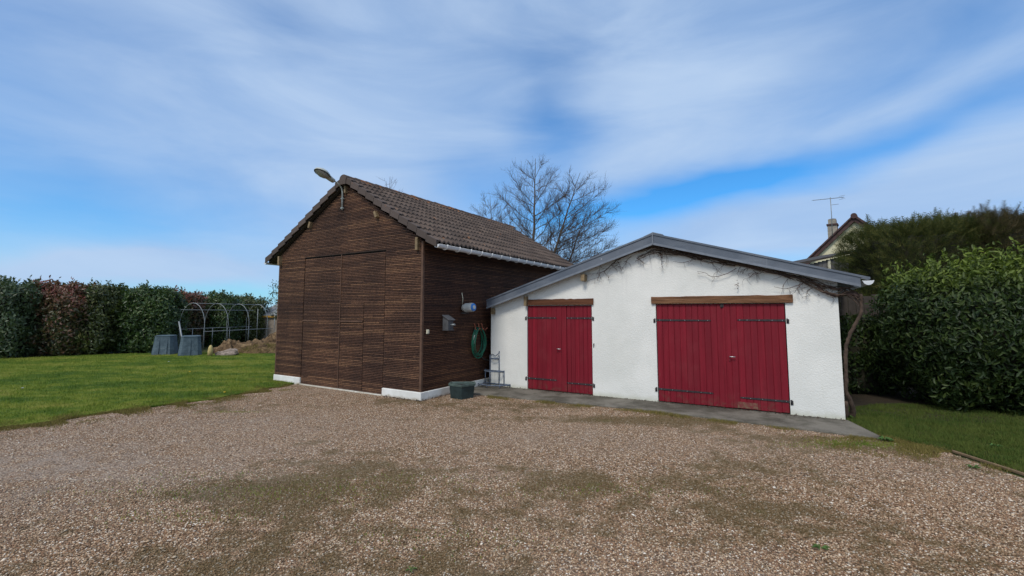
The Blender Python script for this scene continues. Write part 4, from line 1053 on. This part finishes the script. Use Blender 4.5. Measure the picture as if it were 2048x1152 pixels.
def conifer(c, half, n, mat, label, seed, wisps=120, p=8.0, face=(-.6, -1, .4)):
    e = empty('conifer', (c[0], c[1], 0), 0, label, 'conifer', 'overgrown conifers of the hedge behind the laurels')
    P_, G_ = shrub_points(n, (0, 0, c[2]), half, seed, p, .11, .35, face, .9)
    r = np.random.default_rng(seed)
    top = P_[P_[:, 2] > c[2]+half[2]*.80]
    Wp = top[r.integers(0, len(top), wisps)] if len(top) else top
    def sprays(P, G, L, nl, droop, seed):
        r = np.random.default_rng(seed); N = len(P)
        d = G*.9 + r.normal(0, .45, (N, 3)); d[:, 2] += .75; d /= np.linalg.norm(d, axis=1, keepdims=True)
        s_ = np.cross(d, r.normal(size=(N, 3))); s_ /= np.linalg.norm(s_, axis=1, keepdims=True)
        LL = (L*(.5+.9*r.random(N)))[:, None]; Vs = []; 
        bend = np.cross(s_, d)
        for i in range(nl):
            f = i/nl; b = P + d*LL*f + bend*LL*(f*f)*droop
            for sg in (-1, 1):
                wl = LL*(.30*(1-f)+.08); t = b + s_*sg*wl*(.8+.3*r.random((N, 1))) + d*wl*.9
                hw = LL*.028
                Vs.append(np.stack([b-d*hw, b+d*hw, t], 1))
        tip = P+d*LL+bend*LL*droop; Vs.append(np.stack([P-s_*LL*.012, P+s_*LL*.012, tip], 1))
        V = np.stack(Vs, 1).reshape(-1, 3)
        return V
    V = sprays(P_, G_, .26, 6, .25, seed+1)
    if len(Wp): V = np.concatenate([V, sprays(Wp, np.tile([0, 0, .6], (len(Wp), 1)), .38, 11, .5, seed+2)])
    np_mesh('sprays', V, np.arange(len(V)).reshape(-1, 3), M[mat], e)
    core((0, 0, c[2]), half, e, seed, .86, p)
    m = MB(); m.tube([(0, 0, 0), (.05, 0, .6), (0, .03, c[2])], [.14, .12, .09], 8); m.build('trunk', M['bark'], e)
    return e
conifer((11.22, 12.5, 2.02), (1.50, 1.3, 2.16), 9500, 'thuja', 'green clipped conifer beside the pale gabled house', 70, 26)
conifer((13.4, 12.3, 1.95), (1.7, 1.3, 2.34), 9000, 'thuja_brown', 'brownish conifer with wispy top behind the nearest laurel', 71, 95)
conifer((15.9, 11.6, 2.0), (1.7, 1.3, 2.42), 8000, 'thuja_brown', 'brownish conifer at the right edge under the neighbouring roof', 72, 70)

# ------------------------------------------------------------------ bare trees
def bare_tree(name, x, y, trunks, label, group, seed, twigs=13):
    """trunks: (base xy, top xyz, radius, crown centre, crown half sizes, limbs); limbs reach for points spread over a rounded crown"""
    e = empty(name, (x, y, 0), 0, label, 'tree', group); r = random.Random(seed)
    big = MB(); fine = MB()
    def bez(a, b, c, n): return [a*(1-t)**2+b*2*t*(1-t)+c*t*t for t in [i/n for i in range(n+1)]]
    def twig_(p, d, L, rad, lev):
        d = d.normalized(); pts = [p]; n = 4
        for i in range(n):
            d = (d+Vector((r.uniform(-.2, .2), r.uniform(-.2, .2), r.uniform(-.08, .24)))).normalized(); pts.append(pts[-1]+d*L/n)
        fine.tube(pts, [max(.0022, rad*(1-.6*i/n)) for i in range(n+1)], 3, cap=False)
        if lev:
            for k in range(r.choice((3, 4, 5))):
                i = r.randint(1, n); side = Vector((r.gauss(0, 1), r.gauss(0, 1), r.gauss(0, 1))).normalized()
                twig_(pts[i], d+side*.75, L*r.uniform(.35, .6), rad*.55, lev-1)
    for (bx, by, top, rad, cc, ch_, nl) in trunks:
        b0 = Vector((bx, by, 0)); tp = Vector(top); cc = Vector(cc)
        mid = b0.lerp(tp, .5)+Vector((r.uniform(-.12, .12), r.uniform(-.12, .12), 0))
        tk = bez(b0, mid, tp, 14); tk = [q+Vector((r.uniform(-.03, .03), 0, 0)) if 0 < i < 14 else q for i, q in enumerate(tk)]
        big.tube(tk, [max(.006, rad*(1-.93*(i/14))) for i in range(15)], 7, cap=False)
        for k in range(nl):
            th = 2.4*k+r.uniform(-.3, .3); zz = -.75+1.70*((k+.5)/nl); rr = math.sqrt(max(0, 1-zz*zz))*r.uniform(.72, 1.05)
            tgt = cc+Vector((ch_[0]*rr*math.cos(th), ch_[0]*rr*math.sin(th), ch_[1]*zz))
            dist = math.hypot(tgt.x-cc.x, tgt.y-cc.y)
            zs = max(.28*tp.z, min(tgt.z-dist*r.uniform(.45, .9)-.2, tp.z*.96)); f = zs/tp.z*14; i = min(13, int(f)); st = tk[i].lerp(tk[i+1], f-i)
            ctl = st.lerp(tgt, .55)+Vector((0, 0, -.12*dist)); lm = bez(st, ctl, tgt, 8)
            lm = [q+Vector((r.uniform(-.035, .035), r.uniform(-.035, .035), r.uniform(-.03, .03))) if i_ else q for i_, q in enumerate(lm)]
            LL = sum((lm[i_+1]-lm[i_]).length for i_ in range(8)); lr = max(.008, rad*.25*(1-.65*(zs/tp.z)))
            big.tube(lm, [max(.0035, lr*(1-.85*i_/8)) for i_ in range(9)], 5, cap=False)
            for q in range(int(1.5*twigs*max(.6, LL))):
                f = r.uniform(.12, 1.)*8; i_ = min(7, int(f)); p = lm[i_].lerp(lm[i_+1], f-i_); d = (lm[i_+1]-lm[i_]).normalized()
                side = Vector((r.gauss(0, 1), r.gauss(0, 1), r.gauss(0, .8))).normalized()
                twig_(p, d+side*.9, r.uniform(.28, .62)*(1.15-.05*f)*min(1.2, .5+.35*LL), .0060, 1)
    big.build('trunk', M['bark'], e); fine.build('twigs', M['twig'], e)
    return e
TG = 'bare trees behind the barn roof'
bare_tree('bare_tree', .98, 22., [(0, 0, (.18, 0, 9.4), .14, (.12, 0, 6.5), (2.15, 2.85), 40)], 'bare tree with the straightest and tallest stem behind the roofs', TG, 3)
bare_tree('bare_tree', .68, 21.4, [(-.1, 0, (2.6, 0, 8.5), .12, (2.5, 0, 6.1), (1.75, 2.5), 34), (.45, .1, (3.1, .2, 7.2), .09, (3.0, .2, 5.2), (1.45, 1.9), 20)], 'two stemmed leaning bare tree just left of the white shed ridge', TG, 8)
bare_tree('bare_tree', -.6, 22.5, [(0, 0, (-.5, 0, 7.6), .08, (-.4, 0, 6.0), (1.35, 1.7), 22)], 'low bare tree showing only thin twigs over the end of the barn ridge', TG, 12)
bare_tree('bare_tree', -5.75, 21., [(0, 0, (.0, 0, 8.2), .07, (0, 0, 7.3), (.75, .95), 9)], 'bare tree of which only the tip shows above the middle of the barn ridge', TG, 15, 4)

# ------------------------------------------------------------------ garden behind: tunnel frame, bins, heap
tun = empty('tunnel_frame', (-14.24, 21.2, 0), 0, 'bare galvanised hoop frame of a polytunnel beyond the lawn', 'tunnel frame')
dr_ = Vector((.2, 1.44, 0)); wd_ = Vector((-1.25, .18, 0)); H1 = 1.05; RT = .62
def hoop(k):
    o_ = dr_*k; c = o_+wd_*.5; pts = [o_*1.0+Vector((.02, -.02, 0)), o_+Vector((0, 0, H1*.9))]
    for i in range(0, 13):
        a = PI*i/12; pts.append(c - wd_*.5*math.cos(a)*1.04 + Vector((0, 0, H1+.15+1.05*math.sin(a))))
    pts += [o_+wd_+Vector((0, 0, H1*.9)), o_+wd_+Vector((0, 0, 0))]
    return pts
for k in range(4):
    m = MB(); m.tube(hoop(k), .0135, 7); m.build('hoop', M['galv'], tun)
e3 = dr_*3.35
for nm, a, z in (('ridge_rail', wd_*.5, 2.235), ('side_rail', wd_*1.0, 1.93), ('side_rail', wd_*0., .92), ('side_rail', wd_*1.06, 1.02)):
    m = MB(); m.tube([a+Vector((0, 0, z)), a+e3+Vector((0, 0, z-.02))], .014, 6); m.build(nm, M['galv'], tun)
for k in (.55, 1.4, 2.2, 3.2):
    m = MB(); m.tube([wd_*1.05+dr_*k, wd_*1.05+dr_*k+Vector((0, 0, 1.02))], .015, 6); m.build('post', M['galv'], tun)
for off in (Vector((.12, 0, 0)), Vector((-.9, .1, 0))):
    m = MB(); m.tube([dr_*3.3+off, dr_*3.3+off+Vector((0, 0, 2.0 if off.x < 0 else 1.9))], .016, 6); m.build('post', M['galv'], tun)

def compost(x, y, label, w_, seed, rz, ribs):
    e = empty('compost_bin', (x, y, .0), rz, label, 'compost bin', 'dark compost bins by the hedge')
    def sq(s_, z, n=8):
        c = s_*.28; return [(s_-c, -s_, z), (s_, -s_+c, z), (s_, s_-c, z), (s_-c, s_, z), (-s_+c, s_, z), (-s_, s_-c, z), (-s_, -s_+c, z), (-s_+c, -s_, z)]
    rings = []; H_ = .78
    if ribs:
        for i in range(8):
            z = H_*i/8; s_ = w_*(1-.20*i/8); rings += [sq(s_, z), sq(s_*.985, z+H_/8*.86), sq(s_*.97, z+H_/8*.92)]
    else:
        rings = [sq(w_, 0), sq(w_*.93, H_*.36), sq(w_*.915, H_*.38), sq(w_*.91, H_*.42), sq(w_*.80, H_)]
    rings.append(sq(w_*.75, H_))
    m = MB(); loft(m, rings, capt=True); m.build('bin_body', M['bin'], e, .006)
    m = MB(); loft(m, [sq(w_*.82, H_), sq(w_*.83, H_+.03), sq(w_*.66, H_+.055)], capt=True, capb=True); m.build('lid', M['bin'], e, .008)
    for a in (-.35, .35) if not ribs else (0.,):
        m = MB(); m.obox((a*w_, -w_*.9, H_*.45), (.035, 0, 0), (0, .03, .0), (0, w_*.11, H_*.42)); m.build('rib', M['bin'], e, .008)
compost(-14.98, 19.9, 'smooth compost bin on the left, bluer and slightly further back', .41, 1, .35, False)
compost(-13.62, 19.5, 'ribbed dark compost bin on the right beside the soil heap', .41, 2, .55, True)
q = gthing('plank', -14.05, 19.85, 0, 'thin pale plank leaning between the two compost bins', 'plank')
m = MB(); m.tube([(0, 0, 0), (-.16, 0, .5), (-.42, .05, 1.42)], [.03, .035, .03], 4); m.build('board', M['galv'], q)
# soil heap
heap = empty('soil_heap', (-11.7, 20.6, 0), 0, 'low heap of brown soil and uprooted turf under the tunnel frame', 'soil heap')
def heap_mesh(cx, cy, hx, hy, H_, seed, name, mat):
    n = 46; g1 = np.linspace(-1, 1, n); A_, B_ = np.meshgrid(g1, g1); P = np.stack([A_*hx, B_*hy, A_*0], 2)
    f = np.clip(1-(A_**2+B_**2), 0, 1)**.6; z = H_*f*(1+.35*lump(P, 3.3, seed)+.22*lump(P, 9., seed+2)+.12*lump(P, 21., seed+4)) - .03
    V = np.stack([P[..., 0]+cx, P[..., 1]+cy, z], 2).reshape(-1, 3)
    F = np.array([(i*n+j, i*n+j+1, (i+1)*n+j+1, (i+1)*n+j) for i in range(n-1) for j in range(n-1)])
    return np_mesh(name, V, F, mat, heap, True)
heap_mesh(.5, .9, 2.1, 1.4, .50, 1, 'mound', M['earth']); heap_mesh(-.80, .1, 1.0, .7, .50, 2, 'mound', M['earth']); heap_mesh(.65, 1.2, 1.0, .8, .80, 3, 'mound', M['earth'])
HP = np.stack([rng.normal(-11.6, .9, 5000), rng.normal(20.7, .7, 5000)], 1)
hb = np.stack([HP[:, 0]+11.7, HP[:, 1]-20.6], 1)
zz = .25*np.clip(1-((hb[:, 0]-.3)/1.9)**2-((hb[:, 1]-.8)/1.4)**2, 0, 1)**.6*1.5
kk = zz > .05; V = []
rr_ = rng.random((kk.sum(), 3)); Pb = np.stack([hb[kk, 0], hb[kk, 1], zz[kk]], 1); aa = rr_[:, 0]*2*PI
V = np.stack([Pb-np.stack([np.cos(aa), np.sin(aa), aa*0], 1)*.006, Pb+np.stack([np.cos(aa), np.sin(aa), aa*0], 1)*.006, Pb+np.stack([np.sin(aa*3)*.06, np.cos(aa*5)*.06, .05+.08*rr_[:, 1]], 1)], 1).reshape(-1, 3)
o = np_mesh('dry_stems', V, np.arange(len(V)).reshape(-1, 3), M['blade_dry'], heap)
def rock(name, x, y, s_, label, cat, mat, rz=0, seed=0, z=0., tilt=0., shape='rock'):
    e = MB(); r = random.Random(seed); bm = bmesh.new(); bmesh.ops.create_icosphere(bm, subdivisions=3, radius=1.)
    for v in bm.verts:
        c = v.co.copy(); c = Vector([math.copysign(abs(t)**.55, t) for t in c]); k = 1+.12*math.sin(c.x*4+seed)+.1*math.sin(c.y*5+c.z*3+seed)
        v.co = Vector((c.x*s_[0], c.y*s_[1], c.z*s_[2]+s_[2]*.8))*k
    me = bpy.data.meshes.new(name); bm.to_mesh(me); bm.free(); me.materials.append(mat); o = bpy.data.objects.new(name, me); C.objects.link(o)
    o.location = (x, y, z); o.rotation_euler = (0, tilt, rz); return tag(o, label, cat)
rock('stone_slab', -11.85, 19.35, (.40, .16, .14), 'large pale slab of stone lying in front of the soil heap', 'stone', M['rubble'], -.1, 1, 0., -.12)
rock('stone', -12.35, 19.45, (.16, .12, .08), 'small reddish rock between the yellow stump and the pale slab', 'stone', M['rubble'], .4, 2)
rock('flat_stone', -10.95, 20.7, (.42, .25, .06), 'dark flat stone at the right foot of the soil heap', 'stone', M['darkwood'], .1, 3, .12)
rock('block', -10.55, 20.9, (.22, .2, .09), 'pale block at the barn end of the soil heap', 'stone', M['stake'], .2, 4)
q = gthing('wooden_stump', -12.55, 19.15, 0, 'pale yellow pointed wooden stump beside the ribbed compost bin', 'stump')
m = MB(); m.tube([(0, 0, 0), (.01, 0, .18), (.015, 0, .34), (.02, 0, .43), (.022, 0, .46)], [.095, .10, .085, .05, .01], 10); m.build('stump_body', M['stake'], q)
# outbuilding far behind
ob = empty('outbuilding', (-14.4, 27.6, 0), -.10, 'low rendered outbuilding with yellow edged grey roof behind the tunnel frame', 'outbuilding')
m = MB(); m.box((-.9, 0, 0), (5.5, 4, 1.5)); m.build('wall', M['render_grey'], ob)
m = MB(); m.box((-1.05, -.12, 1.5), (5.6, -.06, 1.60)); m.build('fascia', M['ochre'], ob)
m = MB(); m.prism([(-1.1, -.1, 1.605), (-1.1, 2, 2.35), (-1.1, 4.1, 1.605)], (6.8, 0, 0)); m.build('roof', M['slate'], ob)
# sapling with dark seed balls by the barn's far corner
sp = empty('sapling', (-10.45, 20.4, 0), 0, 'thin sapling with dark round fruits just left of the barn corner', 'sapling')
m = MB(); lf = []; r = random.Random(21)
stem = [(0, 0, 0), (.03, 0, 1.2), (.08, 0, 2.2), (.10, 0, 3.05)]; m.tube(stem, [.03, .022, .012, .005], 6)
for i in range(26):
    z = r.uniform(1.3, 2.9); a = r.random()*2*PI; L = r.uniform(.2, .55); p0 = Vector((.07, 0, z)); p1 = p0+Vector((math.cos(a)*L*.7, math.sin(a)*L*.7, L*.35)); p2 = p1+Vector((math.cos(a)*.12, 0, -.05))
    m.tube([p0, p1, p2], [.008, .006, .003], 4); lf += [p1, p2, (p0+p1)/2]
m.build('trunk', M['twig'], sp)
lp_ = np.array([p[:] for p in lf for _ in range(6)]); lp_ = lp_+rng.normal(0, .07, lp_.shape)
leaf_mesh('leaves', lp_, rng.normal(size=lp_.shape), .12, M['pale'], sp, 5)
for p in (lf[2], lf[10], lf[21], lf[33], lf[48]):
    m = MB(); vs = []
    m.tube([Vector(p)+Vector((0, 0, dz_)) for dz_ in (-.05, -.035, 0, .035, .05)], [.01, .04, .055, .04, .01], 8); m.build('fruit', M['lampdark'], sp)

# ------------------------------------------------------------------ neighbour's houses
h = empty('gabled_house', (19.8, 26., 0), -.70, 'pale yellow gabled house behind the conifers with brown verge and chimney', 'house')
m = MB(); m.prism([(-3.5, .2, 0), (3.5, .2, 0), (3.5, .2, 3.75), (0, .2, 7.15), (-3.5, .2, 3.75)], (0, 9, 0)); m.build('wall', M['cream_wall'], h)
for s_ in (-1, 1):
    m = MB(); m.prism([(0, 0, 7.05), (s_*3.95, 0, 3.12), (s_*3.95, 0, 3.42), (0, 0, 7.35)], (0, 9.4, 0)); m.build('roof', M['housetile'], h)
    m = MB()
    for i in range(14):
        t = i/14; m.obox((s_*(3.95*t+.14), -.03, 7.34-3.93*t-.14), (s_*.15, 0, -.135), (0, .06, 0), (.02, 0, .02))
        m.obox((s_*(3.95*t+.14), .06, 7.34-3.93*t-.08), (s_*.15, 0, -.150), (0, .12, 0), (.03*s_, 0, .03))
    m.build('verge_tiles', M['housetile'], h)
m = MB(); m.tube([(0, -.12, 7.36), (0, 9.4, 7.36)], .16, 10); m.build('ridge_tiles', M['housetile'], h)
ch = MB(); ch.box((-1.34, .5, 5.5), (-.86, 1.1, 7.1)); ch.box((-1.30, .53, 7.1), (-.90, 1.07, 7.40)); cho = ch.build('chimney', M['chimney'], h, .01)
m = MB(); m.box((-1.38, .45, 7.02), (-.82, 1.15, 7.12)); m.build('chimney_cap', M['housetile'], cho)
m = MB(); m.tube([(-1.10, .8, 7.1), (-1.10, .8, 7.32), (-1.10, .8, 7.34), (-1.10, .8, 7.44), (-1.10, .8, 7.46)], [.16, .15, .20, .20, .12], 12); m.build('chimney_pot', M['housetile'], cho)
an = empty('tv_antenna', (18.55, 26.1, 6.2), 0, 'long television antenna on a mast strapped to the house chimney', 'antenna')
m = MB(); m.tube([(0, 0, 0), (.03, 0, 1.2), (.02, 0, 2.28)], .022, 6); m.build('mast', M['galv'], an)
m = MB(); b0, b1 = Vector((-1.35, -.5, 1.98)), Vector((1.2, .5, 2.42)); m.tube([b0, b1], .016, 5); bo = m.build('boom', M['galv'], an)
m = MB()
for i in range(15):
    p = b0.lerp(b1, i/17.); dd = (b1-b0).normalized(); s_ = Vector((-dd.y, dd.x, 0)).normalized()*(.10+.04*i/15); m.tube([p-s_, p+s_], .006, 4)
for sg in (-1, 1):
    p = b0.lerp(b1, .93); s_ = Vector((-.36, .93, 0))*.18; m.tube([p-s_+Vector((0, 0, sg*.10)), p+s_+Vector((0, 0, sg*.10))], .008, 4); m.tube([p, p+Vector((0, 0, sg*.10))], .008, 4)
m.build('elements', M['galv'], bo)
m = MB(); m.tube([(0, 0, 1.83), (.62, .2, 1.93)], .012, 5); m.build('boom', M['galv'], an)
# weathered garden shed top between white shed and conifer
bs = empty('board_shed', (9.75, 15.3, 0), .10, 'weathered grey board lean-to showing above the white shed roof', 'garden shed')
m = MB()
for i in range(16): m.box((i*.15-.1, 0, 0), (i*.15+.04, .03, 3.36+.035*i))
m.build('wall', M['grayboard'], bs)
m = MB(); m.prism([(-.5, -.1, 3.34), (2.7, -.1, 4.00), (2.7, -.1, 4.05), (-.5, -.1, 3.41)], (0, 2.4, 0)); m.build('roof', M['darkwood'], bs)
m = MB(); m.box((.05, -.04, 0), (.12, -.002, 3.38)); m.box((.98, -.04, 0), (1.06, -.002, 3.58)); m.build('post', M['cream'], bs)
fn = empty('board_fence', toworld(SO, SA, -.05, 3.9), SRZ, 'dark weathered board fence in the gap beside the white shed', 'fence')
m = MB()
for i in range(8): m.box((.06+i*.15, 0, 0), (.06+i*.15+.142, .025, 2.25-.02*(i % 3)))
m.build('boards', M['darkwood'], fn)
m = MB(); m.box((.05, .03, 1.7), (1.25, .07, 1.8)); m.build('rail', M['darkwood'], fn)
shrub('laurel', (7.95, 10.6, .72), (.75, .6, .95), 4500, .12, 'laurel', 'low filler laurel added to darken the gap between white shed and hedge', 'laurel', RG, 63, False, .1, .3, 0, .3, p=3.0, face=(-.3, -1, .3))  # filler shrub, added to make the gap beside the shed dark
h2 = empty('brown_roofed_house', (24.6, 20.6, 0), -.85, 'house at the right edge with only its brown roof above the conifers', 'house')
m = MB(); m.box((-2.2, .3, 0), (6, 7, 5.4)); m.build('wall', M['chimney'], h2)
m = MB(); m.prism([(-3.4, 0, 5.45), (3.5, 0, 7.4), (3.5, 0, 7.55), (-3.4, 0, 5.65)], (0, 7, 0)); m.build('roof', M['housetile'], h2)
m = MB(); m.prism([(-3.35, -.06, 5.37), (3.5, -.06, 7.3), (3.5, -.06, 7.42), (-3.35, -.06, 5.49)], (0, .05, 0)); m.build('barge_board', M['rafter'], h2)

# ------------------------------------------------------------------ small things on the ground
q = empty('timber_edging', (5.80, 6.18, 0), 0, 'weathered timber edging between gravel and the right grass strip', 'edging')
m = MB(); m.prism([(-.01, 0, 0), (.02, 0, 0), (.02, 0, .032), (-.01, 0, .032)], (-.06, -2.6, 0)); m.build('edging_board', M['edging'], q, .006)
def weed(x, y, s_, n, label, seed, mat='weed', cat='weed', z=.01):
    r = random.Random(seed); m = MB()
    for i in range(n):
        a = 2*PI*i/n+r.uniform(-.3, .3); L = s_*r.uniform(.6, 1.1); d = Vector((math.cos(a), math.sin(a), 0)); sd_ = Vector((-d.y, d.x, 0)); w_ = L*.14
        p = [Vector((0, 0, .005)), d*L*.5+sd_*w_+Vector((0, 0, .35*L)), d*L+Vector((0, 0, .18*L)), d*L*.5-sd_*w_+Vector((0, 0, .35*L))]
        m.add(p, [(0, 1, 2), (0, 2, 3)])
    e = m.build('weed', M[mat]); e.location = (x, y, z); return tag(e, label, cat, 'small plants and fallen leaves on the ground')
weed(2.40, 3.72, .075, 6, 'flat green weed alone in the gravel at the lower right', 1)
weed(5.45, 5.55, .09, 7, 'green weed in the gravel beside the timber edging', 2)
weed(5.35, 6.72, .13, 11, 'tufty green weed at the tip of the concrete path', 3)
weed(6.55, 6.35, .11, 6, 'broad leaved plantain in the right grass strip', 4, z=.03)
weed(5.78, 8.05, .16, 12, 'bushy weed at the foot of the vine trunk', 5, z=.03)
weed(-.72, 3.42, .05, 5, 'tiny green weed near the bottom centre of the gravel', 6)
def flower(x, y, label, seed, mat='yellow'):
    e = empty('dandelion', (x, y, .02), 0, label, 'flower', 'flowers in the lawn')
    m = MB(); m.tube([(0, 0, 0), (.004, 0, .05)], .003, 5); m.build('stem', M['weed'], e)
    m = MB(); m.tube([(.004, 0, .05), (.004, 0, .062), (.004, 0, .066)], [.014, .026, .012], 9); m.build('flower_head', M[mat], e)
flower(-9.55, 13.7, 'yellow dandelion in the middle of the lawn', 1); flower(-6.35, 10.25, 'yellow dandelion near the gravel edge and the barn', 2)
flower(-12.2, 16.4, 'white daisy in the lawn towards the compost bins', 3, 'whiteplastic'); flower(-11.4, 10.8, 'white daisy in the lawn close to the gravel on the left', 4, 'whiteplastic')
# leaf litter along the wall foot
r = np.random.default_rng(3); LP = []
for i in range(520):
    u = r.uniform(.0, 7.0); p = toworld(SO, SA, u, -abs(r.normal(0, .05))-.01); LP.append((p.x, p.y, .034))
for i in range(160):
    u = r.uniform(-.1, 1.0); p = toworld(BO, BA, u, -.05-abs(r.normal(0, .04))); LP.append((p.x, p.y, .012))
for i in range(90):
    v = r.uniform(0., 1.0); p = toworld(BO, BA, -.05-abs(r.normal(0, .04)), v); LP.append((p.x, p.y, .012))
LP = np.array(LP); NN = np.tile([0, 0, 1.], (len(LP), 1))
o = leaf_mesh('leaf_litter', LP, NN, .03, M['debris'], None, 8, .6, 0., jit=.5); tag(o, 'dark dry leaf crumbs along the foot of the walls', 'leaf litter', kind='stuff')
